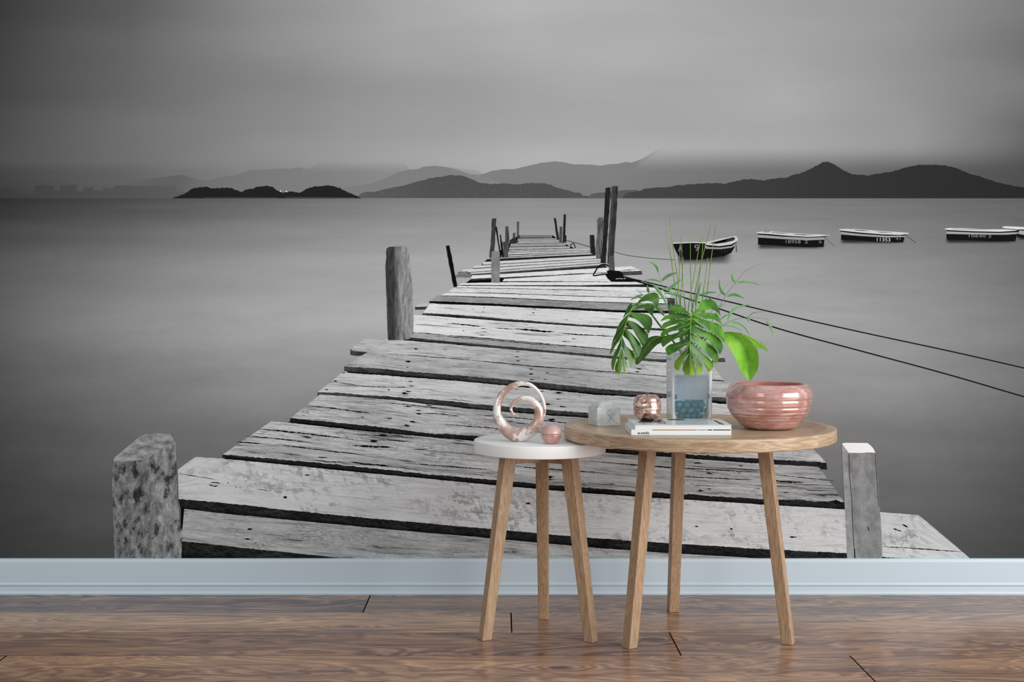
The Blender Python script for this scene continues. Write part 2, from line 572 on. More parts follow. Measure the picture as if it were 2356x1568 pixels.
def boat(label, hull, rail, deck, stripe, text, refl, extra=()):
    b = patch('boat', hull, 0.98, M_ink_black, mural, label=label)
    shade_under(*refl, 0.92, b, 'printed_reflection')
    patch('gunwale', rail, 1.06, M_ink_pale, b)
    for d in deck: patch('deck', d[0], 1.08, d[1], b)
    patch('hull_stripe', stripe, 1.04, M_ink_mid2, b)
    for t in text: print_text(*t[:5], 1.07, t[5] if len(t) > 5 else M_ink_mid, b, slant=0.02)
    for e in extra: stroke('mooring_line', e[0], e[1], 1.07, M_ink_dark, b)
    return b


M_ink_mid2 = plain('print_stripe_grey', ink(150), 0.85, 0, 0.08)
boat('dark rowing boat seen from its stern, painted characters on the transom',
     [(1547, 559), (1591, 557.5), (1621, 558), (1660, 551), (1692, 543.5), (1697, 549), (1695, 557), (1690, 568), (1683, 581), (1665, 589), (1612, 597), (1575, 597), (1562, 590), (1555, 578)],
     [(1546, 558), (1591, 555.8), (1625, 556.6), (1660, 548.5), (1691, 542.5), (1696, 545), (1698, 551), (1694, 556), (1682, 562), (1655, 566), (1624, 563), (1621, 559.4), (1591, 558.6), (1547, 560.6)],
     [([(1632, 559), (1662, 551.5), (1688, 545), (1692, 548), (1688, 553), (1668, 558), (1645, 561)], M_ink_dark),
      ([(1640, 557.6), (1662, 552.6), (1676, 549.6), (1668, 555.6), (1648, 558.6)], M_ink_mid)],
     [(1620, 564), (1632, 568), (1657, 569), (1684, 565.5), (1694, 558), (1692, 565), (1683, 569.5), (1657, 573), (1624, 572)],
     [('A', 1565, 572, 13, 11), ('9', 1603, 570, 16, 11), ('1511', 1671, 576.5, 7, 22, M_ink_dark)], (1556, 1690, 584, 612),
     [([(1693, 562), (1694.5, 574), (1694.5, 580)], 1.6)])
boat('second low boat with a pale rim and painted number',
     [(1744, 545), (1820, 549.5), (1860, 552), (1897, 550), (1895, 568), (1850, 568.5), (1744, 562)],
     [(1741, 533.6), (1757, 532), (1757, 534.5), (1771, 534), (1772, 531.4), (1800, 534.5), (1840, 537), (1885, 539), (1908, 540.5), (1909, 542), (1896, 543.5), (1860, 544.5), (1800, 541.5), (1760, 538), (1742, 536.5)],
     [([(1774, 533.8), (1800, 535.8), (1818, 537.2), (1800, 537), (1776, 535)], M_ink_black),
      ([(1826, 538), (1862, 539.6), (1880, 540.2), (1850, 540.8), (1828, 539.2)], M_ink_dark),
      ([(1742, 536.6), (1770, 538.2), (1820, 542.6), (1860, 544.8), (1890, 543.5), (1908, 541.4), (1896, 545.5), (1860, 546.6), (1800, 544), (1744, 539.4)], M_ink_black)],
     [(1744, 539.6), (1800, 544), (1860, 546.6), (1897, 545.4), (1896, 551), (1860, 552.5), (1800, 549.5), (1744, 546)],
     [('18958', 1825, 555.6, 7.5, 34), ('2', 1855, 556, 7, 8), ('2', 1887, 556, 5, 8)], (1740, 1906, 560, 576),
     [([(1897, 545.5), (1908, 556), (1921, 566.5)], 0.9)])
boat('third low boat with a white number on its dark side',
     [(1935, 539), (2000, 543), (2050, 545), (2082, 543), (2078, 557.5), (2030, 557), (1935, 551)],
     [(1931, 527), (1948, 526), (1962, 527.2), (1964, 526), (1990, 528), (2020, 530.5), (2060, 533), (2090, 535.4), (2090, 538), (2070, 540), (2030, 538.5), (1980, 534.5), (1932, 529.8)],
     [([(1966, 528), (1990, 529.6), (2004, 531), (1984, 530.8), (1966, 529.2)], M_ink_black), ([(2010, 532), (2040, 533.6), (2058, 535), (2030, 534.6)], M_ink_black),
      ([(1932, 530), (1980, 535), (2030, 539), (2070, 540.4), (2090, 538), (2080, 542), (2040, 542), (1980, 538), (1935, 533)], M_ink_black)],
     [(1935, 533), (1980, 538), (2040, 542), (2083, 541.6), (2082, 545), (2040, 546), (1980, 542.5), (1935, 539)],
     [('11353', 2033, 551, 8, 31, M_ink_pale), ('41', 2066, 549, 5, 11)], (1930, 2088, 550, 563),
     [([(2083, 541), (2096, 550), (2108, 558.5)], 1.2)])
boat('fourth low boat, the longest in view, with a faint painted number',
     [(2177, 538), (2250, 539.5), (2320, 540), (2341, 537), (2336, 555), (2280, 554.5), (2178, 551)],
     [(2172, 526), (2184, 524), (2215, 524.6), (2260, 527), (2300, 527.2), (2349, 527), (2335, 530.5), (2300, 532.8), (2240, 531.6), (2180, 529)],
     [([(2176, 528.6), (2240, 531.8), (2300, 533), (2335, 531), (2349, 527.6), (2342, 533.6), (2300, 535.4), (2240, 534.4), (2180, 531.6)], M_ink_black),
      ([(2190, 525.6), (2230, 526.8), (2290, 529), (2240, 528.6), (2192, 527)], M_ink_mid)],
     [(2178, 532), (2240, 534.6), (2300, 535.6), (2341, 534), (2340, 538), (2300, 539.6), (2240, 539), (2177, 537.4)],
     [('10640 2', 2255, 542.8, 6, 52)], (2172, 2346, 549, 562))
boat('fifth boat at the right edge, only its bow in view',
     [(2340, 538), (2356, 540), (2480, 545), (2480, 556), (2340, 545)],
     [(2305, 521.6), (2313, 520), (2340, 521), (2356, 522), (2480, 527), (2480, 533), (2356, 527.5), (2330, 526.4), (2309, 525)],
     [([(2308, 525), (2330, 527), (2356, 528.5), (2356, 530), (2330, 528.2), (2310, 526.6)], M_ink_black)],
     [(2345, 530), (2356, 531), (2480, 535), (2480, 545), (2356, 540), (2343, 537)], [], (2338, 2480, 542, 554))

# ---- the jetty of the print: planks with their front edges, posts, ropes
def plank_ink(name, tone, seed, wear=0.5, crack=0.5, flake=0.0, left=1.0, right=1.0, fine=1.0, low=0.13):
    """printed weathered timber; u runs along the grain in plank widths, v across (0..1)"""
    k = NT(name)
    uv = k.coord('UV')
    px, py = print_px(k)
    s = seed * 3.71
    wob = k.noise(k.scaled(uv, (0.22, 0.9, 1), (s, s, 0)), 1.0, 1, 0.4)
    u, v, _ = k.xyz(uv)
    vw = k.math('MULTIPLY_ADD', k.math('SUBTRACT', wob, 0.5), 0.15, v)
    p = k.comb(u, vw, s)
    g1 = k.noise(k.scaled(p, (1.0, 27, 1)), 1.0, 6, 0.66)                 # fine grain
    g2 = k.noise(k.scaled(p, (0.35, 5.0, 1)), 1.0, 4, 0.6)                # broad worn streaks
    g3 = k.noise(k.scaled(p, (0.30, 10.0, 1), (7.3, 1.7, 0)), 1.0, 2, 0.5)  # cracks
    g4 = k.noise(k.scaled(k.comb(u, v, s), (7, 26, 1), (1, 2, 0)), 1.0, 3, 0.6)
    patchy = k.noise(k.scaled(k.comb(u, v, s), (0.5, 1.3, 1), (3, 5, 0)), 1.0, 3, 0.6)
    streak = k.framp(g2, [(0.38, 1.0), (0.60, 0.0)])
    gr = k.framp(g1, [(0.38, 1.0), (0.54, 0.0)])
    a = k.math('MULTIPLY', k.math('MULTIPLY_ADD', streak, 0.72, 0.28), gr)
    dark = k.math('MULTIPLY', a, min(1.0, wear * 1.15), clamp=True)
    dark = k.math('MAXIMUM', dark, k.math('MULTIPLY', streak, wear * 0.42))
    worn = k.math('MULTIPLY', k.framp(patchy, [(0.48, 0.0), (0.70, 1.0)]), k.math('MULTIPLY', k.framp(g4, [(0.36, 1.0), (0.58, 0.12)]), wear * 0.75))
    dark = k.math('MAXIMUM', dark, worn)
    if flake:
        fl = k.noise(k.scaled(k.comb(u, v, s), (3.2, 7.0, 1), (9, 4, 0)), 1.0, 8, 0.78, 0.3)
        fl2 = k.noise(k.scaled(k.comb(u, v, s), (0.8, 1.7, 1), (2, 8, 0)), 1.0, 3, 0.6)
        hat = k.noise(k.scaled(k.comb(k.math('MULTIPLY_ADD', v, 0.35, u), v, s), (9, 2.2, 1), (2, 8, 0)), 1.0, 3, 0.6)   # saw marks across the board
        f = k.math('MULTIPLY', k.framp(k.math('MULTIPLY_ADD', k.math('SUBTRACT', hat, 0.5), 0.4, fl), [(0.49, 0.0), (0.55, 1.0)]), k.framp(fl2, [(0.40, 0.08), (0.62, 1.0)]))
        dark = k.math('MAXIMUM', dark, k.math('MULTIPLY', f, flake))
    val = k.math('MULTIPLY_ADD', dark, -(1.0 - low), 1.0)
    val = k.math('MULTIPLY', val, k.math('MULTIPLY_ADD', k.math('SUBTRACT', g4, 0.5), 0.55 * fine, 1.0))
    # long splits along the grain, and short black specks
    line = k.math('ABSOLUTE', k.math('SUBTRACT', k.noise(k.scaled(p, (0.16, 7.0, 1), (4, 6, 0)), 1.0, 3, 0.55), 0.5))
    lm = k.noise(k.scaled(k.comb(u, v, s), (0.45, 2.5, 1), (8, 3, 0)), 1.0, 2, 0.5)
    cr = k.math('MULTIPLY', k.framp(line, [(0.006, 1.0), (0.016, 0.0)]), k.framp(lm, [(0.46, 0.0), (0.58, 1.0)]))
    cr2 = k.framp(g3, [(0.29, 1.0), (0.335, 0.0)])
    sp = k.math('MULTIPLY', k.framp(k.noise(k.scaled(p, (2.6, 17, 1), (1, 9, 0)), 1.0, 2, 0.5), [(0.24, 1.0), (0.29, 0.0)]), 0.9)
    cr = k.math('MAXIMUM', k.math('MAXIMUM', cr, cr2), sp)
    val = k.math('MULTIPLY', val, k.math('MULTIPLY_ADD', k.math('MULTIPLY', cr, crack * 1.15, clamp=True), -0.94, 1.0))
    lr = k.framp(k.math('DIVIDE', px, 2356.0), [(0.15, left), (0.5, 1.0), (0.9, right)])
    val = k.math('MULTIPLY', k.math('MULTIPLY', val, lin(tone)), lr)
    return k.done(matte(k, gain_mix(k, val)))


def edge_ink(name, lo, hi, seed):
    k = NT(name)
    uv = k.coord('UV')
    u, v, _ = k.xyz(uv)
    g = k.noise(k.scaled(k.comb(u, v, seed * 2.3), (1.1, 4.5, 1)), 1.0, 7, 0.8)
    b = k.noise(k.scaled(k.comb(u, v, seed * 1.3), (0.25, 0.6, 1)), 1.0, 2, 0.5)
    val = k.math('MULTIPLY', k.framp(g, [(0.38, lin(lo)), (0.66, lin(hi))]), k.framp(b, [(0.3, 0.5), (0.65, 1.2)]))
    top = k.framp(v, [(0.0, 0.35), (0.35, 1.0), (1.0, 1.0)])
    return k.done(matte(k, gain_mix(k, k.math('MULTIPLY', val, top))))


EDGE = [edge_ink('print_plank_edge_dark', 6, 52, 1), edge_ink('print_plank_edge_worn', 22, 96, 2), edge_ink('print_plank_edge_black', 4, 20, 3)]
jetty = mural       # boards, posts and ropes are parts of the print itself


def resample(pts, n):
    L = [0.0]
    for (xa, ya), (xb, yb) in zip(pts[:-1], pts[1:]): L.append(L[-1] + math.hypot(xb - xa, yb - ya))
    out = []
    for i in range(n):
        d = L[-1] * i / (n - 1); j = 0
        while j < len(L) - 2 and L[j + 1] < d: j += 1
        t = (d - L[j]) / ((L[j + 1] - L[j]) or 1)
        out.append((pts[j][0] + (pts[j + 1][0] - pts[j][0]) * t, pts[j][1] + (pts[j + 1][1] - pts[j][1]) * t))
    return out


def rough_line(n, amp):
    """a wandering offset for the broken edge of a board"""
    a = [random.gauss(0, 1) for _ in range(n)]
    b = [random.gauss(0, 1) for _ in range(n // 8 + 3)]
    out = []
    for i in range(n):
        q = i / 8.0; j = int(q); t = q - j
        out.append(amp * (0.34 * a[i] + 0.30 * (b[j] * (1 - t) + b[j + 1] * t)))
    return out


PL = [0]


def plank(top, bot, front, mat, edge=0, amp=0.8, marks=(), label=None):
    """one printed board: top = its far edge, bot = its near edge, front = lower edge of the dark
    front face (or a number: its height), each from left to right"""
    PL[0] += 1
    lift = 1.20 + 0.045 * PL[0]
    L = max(abs(top[-1][0] - top[0][0]), abs(bot[-1][0] - bot[0][0]))
    n = max(12, int(L / 5))
    T, B = resample(top, n), resample(bot, n)
    jt, jb, jf = rough_line(n, amp * 0.6), rough_line(n, amp), rough_line(n, amp * 0.8)
    T = [(x, y + j) for (x, y), j in zip(T, jt)]; B = [(x, y + j) for (x, y), j in zip(B, jb)]
    h = sum(b[1] - t[1] for t, b in zip(T, B)) / n
    h = max(h, 3.0)
    V, UV, Fc, fm = [], [], [], []
    m = 5
    for r in range(m):
        t = r / (m - 1)
        for a, b in zip(T, B):
            x = a[0] + (b[0] - a[0]) * t; y = a[1] + (b[1] - a[1]) * t
            V.append(on_mural(x, y, lift)); UV.append((x / h, 1 - t))
    for r in range(m - 1):
        for i in range(n - 1):
            Fc.append((r * n + i, (r + 1) * n + i, (r + 1) * n + i + 1, r * n + i + 1)); fm.append(0)
    if front is not None:
        FR = [(x, y + front) for x, y in resample(bot, n)] if not hasattr(front, '__len__') else resample(front, n)
        b0 = len(V); hf = 14.0
        for a, b, j in zip(B, FR, jf):
            V.append(on_mural(a[0], a[1] - 0.6, lift - 0.02)); UV.append((a[0] / hf, 1.0))
            V.append(on_mural(b[0], b[1] + j, lift - 0.02)); UV.append((b[0] / hf, 0.0))
        for i in range(n - 1):
            Fc.append((b0 + 2 * i, b0 + 2 * i + 1, b0 + 2 * i + 3, b0 + 2 * i + 2)); fm.append(1)
    for mk in marks:                      # nail heads and splits of this board
        if mk[0] == 'n':
            _, x, y, w, hh = mk
            slope = (B[-1][1] - B[0][1]) / (B[-1][0] - B[0][0])
            for q in range(4):
                l = w * random.uniform(0.35, 1.15); ox_ = random.uniform(-0.5, 0.5) * w; oy_ = random.uniform(-0.75, 0.75) * hh
                th = hh * random.uniform(0.35, 0.8) if q else hh * 1.25
                if not q: l = w * 0.55; ox_ = oy_ = 0
                pts = [(x + ox_ - l, y + oy_ - l * slope), (x + ox_ - l * .4, y + oy_ - l * .4 * slope + random.uniform(-.3, .3) * hh), (x + ox_ + l * .4, y + oy_ + l * .4 * slope + random.uniform(-.3, .3) * hh), (x + ox_ + l, y + oy_ + l * slope)]
                sv, sf = stroke_geo(pts, [th * .25, th, th * .9, th * .2], lift + 0.02 + 0.002 * q)
                b0 = len(V); V += sv; UV += [(0, 0)] * len(sv)
                Fc += [tuple(i + b0 for i in qq) for qq in sf]; fm += [2] * len(sf)
        else:
            pts = resample(mk[1], max(4, int(abs(mk[1][-1][0] - mk[1][0][0]) / 4)))
            jj = rough_line(len(pts), 0.5)
            pts = [(x, y + j) for (x, y), j in zip(pts, jj)]
            w = [mk[2] * random.uniform(0.5, 1.3) * min(1.0, 0.25 + 4 * min(i, len(pts) - 1 - i) / len(pts)) for i in range(len(pts))]
            sv, sf = stroke_geo(pts, w, lift + 0.02)
            b0 = len(V)
            V += sv; UV += [(0, 0)] * len(sv)
            Fc += [tuple(i + b0 for i in q) for q in sf]; fm += [2] * len(sf)
    return tag(mesh('plank', V, Fc, [mat, EDGE[edge], M_ink_black], jetty, uvs=UV, fmat=fm), label)


# dark underside showing between the boards
patch('underside', [(1192, 541), (1272, 541), (1288, 553), (1310, 566), (1340, 578), (1385, 606), (1400, 616), (1430, 640), (1490, 652), (1540, 690), (1540, 720), (1560, 800), (1620, 838), (1640, 872), (1680, 930),
                    (1740, 995), (1860, 1050), (1880, 1070), (1920, 1140), (1935, 1170), (1945, 1225), (1950, 1300), (416, 1300), (416, 1150), (520, 1050), (640, 985), (690, 955), (760, 895), (812, 842), (850, 802),
                    (978, 760), (982, 722), (1008, 692), (1064, 656), (1100, 630), (1110, 605), (1130, 590), (1160, 570)], 1.10, EDGE[2], jetty)

pm = {}


def PM(key, *a, **kw):
    if key not in pm: pm[key] = plank_ink('print_timber_' + key, *a, **kw)
    return pm[key]


# far boards: (grey at x=1171, grey at x=1330) far and near edges, left and right ends, front height
far = [
    (540.5, 540.5, 546.5, 546.0, 1195, 1271, 2.2, 118, .5, 1), (549.0, 547.6, 551.6, 549.6, 1190, 1286, 1.4, 176, .3, 0), (552.8, 551.0, 555.4, 553.2, 1188, 1289, 0.9, 182, .3, 0),
    (556.4, 554.2, 559.2, 556.8, 1186, 1293, 1.0, 188, .3, 0), (560.2, 558.0, 567.2, 565.0, 1173, 1302, 1.4, 152, .5, 0), (568.8, 566.2, 573.4, 570.0, 1171, 1312, 1.2, 176, .4, 0),
    (574.8, 571.2, 577.0, 573.0, 1170, 1328, 1.2, 196, .3, 0), (578.4, 573.8, 580.6, 575.4, 1168, 1358, 1.2, 206, .3, 0), (582.0, 576.4, 585.4, 578.4, 1160, 1362, 1.4, 206, .3, 0),
    (587.0, 579.6, 589.6, 581.4, 1136, 1364, 1.4, 204, .3, 0), (591.2, 582.6, 593.4, 586.0, 1120, 1370, 4.6, 190, .4, 0), (598.8, 590.2, 605.2, 596.4, 1110, 1372, 1.3, 206, .3, 0),
    (606.6, 597.6, 611.6, 602.0, 1088, 1381, 1.4, 208, .3, 0), (613.0, 603.2, 619.2, 607.6, 1062, 1382, 1.5, 208, .35, 0), (620.4, 609.0, 624.2, 613.0, 1054, 1390, 4.6, 200, .4, 1),
]
for i, (a, b, c, d, xl, xr, fh, tone, wear, e) in enumerate(far):
    line = lambda x, p, q: p + (q - p) * (x - 1171) / 159.0
    mat = PM('far_%d' % (tone), tone + 6, i, wear=wear, crack=0.25, fine=0.8)
    plank([(xl + 2, line(xl, a, b)), (xr - 1, line(xr, a, b))], [(xl, line(xl, c, d)), (xr, line(xr, c, d))], fh, mat, edge=e, amp=0.35)
# the rough log end sticking out on the left
A = PM('bright', 234, 3, wear=0.35, crack=0.45, fine=0.5)
A2 = PM('bright_worn', 230, 7, wear=0.55, crack=0.6, fine=0.6)
plank([(1086, 633), (1171, 629), (1330, 619), (1453, 612)], [(1084, 641), (1171, 637), (1330, 629.5), (1400, 626), (1476, 623)], [(1084, 645), (1171, 639), (1330, 631), (1420, 634), (1478, 631)], A, edge=1, amp=0.5,
      marks=[('c', [(1427, 622.6), (1467, 619)], 1.6)])
plank([(1160, 641), (1330, 631), (1410, 627)], [(1156, 646.5), (1330, 646.5), (1420, 647)], 1.5, A, edge=0, amp=0.5, marks=[('c', [(1280, 632.5), (1300, 631), (1349, 628)], 1.2)])
plank([(1062, 651), (1171, 648.6), (1330, 648), (1489, 648)], [(1054, 655), (1113, 655.6), (1330, 656), (1489, 653.5)], [(1054, 656), (1113, 656.8), (1330, 658.5), (1420, 659), (1489, 658.5)], A, edge=0, amp=0.5)
plank([(1054, 657), (1171, 657.8), (1330, 659), (1495, 660)], [(1050, 661), (1171, 663), (1330, 666), (1432, 669), (1535, 670)], 1.4, A, amp=0.5)
plank([(1043, 662), (1171, 664), (1330, 667.4), (1540, 671)], [(1030, 672), (1141, 673.5), (1330, 680), (1400, 682), (1545, 685)], 1.4, A2, amp=0.5)
plank([(1030, 673), (1141, 675), (1330, 681.5), (1545, 687)], [(1012, 679), (1171, 684), (1330, 692.4), (1484, 697), (1550, 698)], 1.4, A, amp=0.5)
plank([(1006, 680), (1171, 686), (1330, 694), (1550, 700)], [(988, 692), (1030, 693.6), (1132, 698), (1330, 708), (1408, 712.5), (1550, 715)], 5.0, PM('grey_board', 168, 5, wear=0.85, crack=0.7), edge=2, amp=0.7)
plank([(962, 697), (985, 695)], [(955, 706), (986, 705)], 6, PM('stub', 196, 9, wear=0.4, crack=0.3), edge=1, amp=0.4, label='short plank end')
plank([(990, 697.5), (1030, 699.5), (1132, 703.5), (1330, 713), (1408, 718), (1550, 721)], [(973, 719), (1030, 722.6), (1183, 734), (1330, 746), (1408, 750), (1556, 757)],
      [(972, 724), (1030, 727), (1183, 738), (1330, 749), (1408, 754), (1556, 760)], PM('pale_a', 228, 12, wear=0.3, crack=0.55, fine=0.5), edge=1, amp=1.0,
      marks=[('n', 1113, 707.6, 2.2, 1.4), ('n', 1110, 717, 3, 0.8), ('n', 1227, 719.6, 2.8, 1.2), ('n', 1088, 710.4, 3, .8), ('n', 1304, 735.6, 4, .9), ('n', 1230, 711, 3, .7)])
plank([(952, 725), (1000, 726.5), (1183, 740), (1330, 750), (1408, 755), (1560, 762)], [(950, 763), (1000, 768), (1140, 779), (1283, 792), (1413, 803), (1565, 813)], None,
      PM('pale_b', 232, 15, wear=0.35, crack=0.6, fine=0.5), amp=0.8,
      marks=[('c', [(1028, 743), (1050, 745), (1080, 748), (1107, 751)], 2.6), ('c', [(1138, 753.6), (1180, 757)], 1.8), ('c', [(1181, 756), (1215, 758.6), (1250, 762), (1276, 762.5)], 3.6), ('c', [(1283, 765), (1330, 769), (1413, 773.5)], 2.6),
             ('n', 1112, 755, 7, 1.4), ('n', 1115, 763, 8, 1.0), ('n', 1108, 770, 8, 1.1), ('n', 1066, 760, 2, 1.0), ('n', 1300, 785, 10, 1.4), ('n', 1320, 779, 7, .9), ('n', 1485, 770, 8, 1.4), ('n', 1490, 778, 9, 1.2)])
plank([(955, 764.5), (1000, 769.5), (1140, 780.5), (1283, 793.5), (1413, 804.5), (1565, 815), (1668, 817)], [(943, 776), (1000, 782), (1080, 789), (1219, 802), (1413, 819), (1565, 829), (1667, 823)],
      [(942, 781), (1000, 787), (1080, 793.5), (1219, 807.5), (1413, 824), (1565, 834), (1669, 832)], PM('grey_b', 186, 18, wear=0.7, crack=0.6), edge=1, amp=0.9, marks=[('c', [(1000, 772), (1140, 783), (1300, 797)], 1.6)])
plank([(838, 779), (900, 780), (1000, 788), (1080, 795), (1230, 808), (1413, 824.5), (1565, 836), (1640, 841)], [(806, 802), (812, 806), (836, 808.5), (870, 811), (1000, 820), (1080, 826.5), (1230, 841), (1421, 855), (1550, 866), (1665, 874)],
      [(806, 815), (814, 817.5), (830, 818), (842, 811), (1000, 823), (1080, 829), (1230, 845), (1421, 859), (1550, 871), (1665, 879)], PM('pale_c', 210, 21, wear=0.75, crack=0.55, left=.86), edge=1, amp=0.9,
      marks=[('n', 957, 803, 6, 2.2), ('n', 1191, 808.6, 6, 1), ('n', 1190, 820, 7, 1.4), ('n', 1192, 829, 7, 1.2), ('n', 1470, 848, 8, 1.6), ('n', 1478, 841, 6, 1.2), ('n', 1466, 855, 7, 1.2)])
plank([(846, 809.5), (1000, 822), (1080, 828), (1230, 843.5), (1421, 857), (1550, 868), (1680, 879)], [(792.5, 842), (900, 850), (1000, 859), (1080, 865), (1230, 878), (1378, 894), (1529, 905), (1700, 916)],
      [(792, 853), (840, 857), (1000, 869), (1080, 876.5), (1230, 891), (1378, 905), (1529, 914), (1700, 926)], PM('grey_c', 198, 24, wear=0.8, crack=0.35, left=.8), edge=1, amp=1.2,
      marks=[('n', 940, 832, 7, 2.4), ('n', 938, 844.6, 4, 1.2), ('n', 1222, 848.6, 6, 1.4), ('n', 1258, 857, 5, 1.4), ('n', 1222, 860, 7, 1.6), ('n', 1224, 872.6, 6, 1.2), ('n', 1254, 873, 5, 1.2)])
plank([(788, 856), (840, 860), (1000, 871.5), (1143, 884.5), (1378, 908), (1529, 916), (1720, 934)], [(731, 902), (780, 904), (837, 908), (1000, 919), (1080, 927), (1240, 941), (1350, 949), (1529, 963), (1740, 985)],
      [(730, 912), (745, 911), (837, 914), (900, 918), (1000, 930), (1138, 943), (1350, 959), (1529, 975), (1740, 997)], PM('pale_d', 220, 27, wear=0.6, crack=0.6, left=.78, fine=.7), edge=1, amp=1.5,
      marks=[('n', 791, 857.6, 6, 1.4), ('n', 771, 876, 6, 1.8), ('n', 751, 895.6, 6, 1.6), ('n', 945, 877, 10, 1.4), ('n', 928, 890, 7, 1.6), ('n', 947, 887, 8, 1.2), ('n', 932, 904, 9, 2.6), ('n', 940, 900, 10, 1.4), ('n', 895, 896, 4, 1.4),
             ('n', 1247, 899.6, 6, 1.4), ('n', 1285, 903, 10, 2), ('n', 1285, 918, 8, 1.4), ('n', 1292, 935, 9, 1.6), ('n', 1260, 929, 9, 2.4), ('c', [(760, 877), (840, 888), (960, 892)], 1.4)])
plank([(736, 907), (840, 914.5), (900, 919), (1000, 931.5), (1138, 945), (1350, 961), (1529, 978), (1740, 998), (1850, 1010)], [(668, 962), (700, 964), (857, 980), (1000, 997), (1080, 1001), (1250, 1019), (1393, 1031), (1733, 1054), (1901, 1064)],
      [(667, 971), (700, 972.5), (857, 991), (1000, 1005), (1089, 1012.5), (1250, 1027), (1393, 1039.5), (1733, 1064), (1903, 1080)], PM('worn_d', 210, 30, wear=1.0, crack=0.9, left=.78, right=.9), edge=0, amp=1.5,
      marks=[('c', [(703, 933), (760, 938), (820, 946), (860, 950)], 2.4), ('n', 835, 959, 4, 1.4), ('c', [(970, 950), (1010, 951), (1060, 957)], 2.2), ('n', 939, 934, 9, 1.8), ('n', 985, 932, 8, 1.4), ('n', 963, 951.6, 9, 2), ('n', 964, 944, 7, 1.4),
             ('n', 896, 962, 9, 2), ('n', 950, 970, 10, 2), ('n', 936, 979, 11, 2.4), ('c', [(870, 924), (960, 933), (1050, 944)], 1.8), ('c', [(1090, 953), (1250, 966), (1340, 977)], 2.0), ('n', 1270, 964, 14, 2.4), ('c', [(1010, 975), (1140, 985), (1180, 985)], 2.0)])
plank([(624, 968.5), (669, 972), (857, 993), (1000, 1006), (1089, 1014), (1393, 1041), (1733, 1065), (1884, 1073)], [(512, 1045), (560, 1049), (700, 1061), (840, 1075), (1000, 1092), (1145, 1104), (1350, 1122), (1745, 1147), (1942, 1154)],
      [(511, 1052), (560, 1056), (700, 1070), (840, 1085), (1000, 1100), (1145, 1114), (1350, 1131), (1745, 1158), (1944, 1170)], PM('worn_e', 208, 33, wear=1.0, crack=0.9, left=.80, right=.62), edge=0, amp=1.6,
      marks=[('c', [(594, 987), (640, 990), (700, 997), (790, 1007)], 3.2), ('c', [(567, 1002), (640, 1009), (720, 1018)], 2.4), ('c', [(545, 1016), (600, 1020)], 2.6), ('c', [(640, 1021), (700, 1030), (750, 1036), (840, 1046)], 2.6),
             ('c', [(810, 1024), (860, 1027), (905, 1028)], 4.0), ('n', 880, 1002, 16, 3), ('n', 860, 1014, 14, 2.6), ('c', [(730, 1052), (755, 1052)], 2.6), ('c', [(805, 1061), (840, 1067), (900, 1071)], 3.4), ('c', [(950, 1034), (985, 1032)], 2.0),
             ('c', [(930, 1065), (1000, 1070), (1130, 1080)], 2.2), ('n', 1265, 1097, 12, 3), ('c', [(1170, 1070), (1250, 1078), (1400, 1088)], 2.2), ('c', [(1350, 1060), (1460, 1069), (1545, 1075), (1660, 1081), (1740, 1086)], 2.6),
             ('n', 1605, 1064, 12, 2), ('n', 1632, 1088, 9, 2), ('c', [(1560, 1095), (1640, 1099), (1740, 1103)], 2.2), ('n', 1612, 1128, 9, 2.2), ('n', 1632, 1124, 6, 1.8), ('c', [(1760, 1100), (1800, 1108), (1850, 1110)], 2.6), ('c', [(1780, 1091), (1920, 1106)], 1.8),
             ('n', 1704, 1071, 7, 1.4), ('n', 1925, 1153, 14, 7)])
plank([(409, 1079), (450, 1050.5), (512, 1054), (840, 1087), (1142, 1116), (1350, 1134), (1544, 1147), (1748, 1159.5), (1942, 1171), (2024, 1177), (2113, 1184), (2190, 1248), (2232, 1284)],
      [(411, 1147), (500, 1155), (640, 1170), (840, 1191), (1129, 1216), (1349, 1236), (1449, 1243), (1766, 1263), (1950, 1272), (2090, 1285), (2236, 1300)],
      [(411, 1150), (416, 1168), (422, 1169), (500, 1178), (640, 1192), (840, 1211), (1127, 1236), (1350, 1257), (1449, 1264), (1768, 1284), (1950, 1294), (2090, 1300), (2236, 1302)][:13], PM('painted_f', 208, 36, wear=0.30, crack=0.25, flake=0.55, left=.84, fine=.6), edge=0, amp=1.2,
      marks=[('n', 708, 1092, 6, 2.4), ('n', 657, 1143, 7, 2.8), ('n', 1214, 1157.6, 8, 2.6), ('n', 1603, 1210.6, 5, 2), ('n', 1683, 1216, 6, 2), ('n', 1823, 1235, 9, 2.6), ('c', [(410, 1088), (455, 1096), (500, 1103)], 1.4), ('n', 525, 1110.6, 2, 1.4),
             ('n', 543, 1120, 1.6, 1.2), ('n', 566, 1106, 1.6, 1.2), ('n', 553, 1122, 1.4, 1.2), ('c', [(2030, 1256), (2120, 1262), (2213, 1269)], 2.2), ('c', [(590, 1125), (610, 1127), (622, 1134)], 1.2), ('c', [(2075, 1205), (2090, 1213)], 3), ('c', [(2055, 1215), (2075, 1222)], 3),
             ('n', 494, 1113.5, 11, 5)],
      label='front plank of flaking pale paint')
plank([(424, 1170), (500, 1179), (640, 1193), (840, 1212), (1127, 1237.5), (1350, 1258), (1544, 1272), (1768, 1285)], [(417, 1244), (560, 1260), (801, 1284), (900, 1296), (1127, 1310), (1350, 1318), (1544, 1320), (1768, 1322)],
      [(416, 1279), (520, 1283), (620, 1292), (801, 1300), (1127, 1322), (1350, 1324), (1544, 1326), (1768, 1328)], PM('painted_g', 182, 39, wear=1.0, crack=0.35, flake=0.35, left=.78), edge=0, amp=1.0,
      marks=[('n', 574, 1216.6, 8, 2.6), ('n', 571, 1239.6, 8, 2.2), ('n', 1182, 1269, 6, 2)])
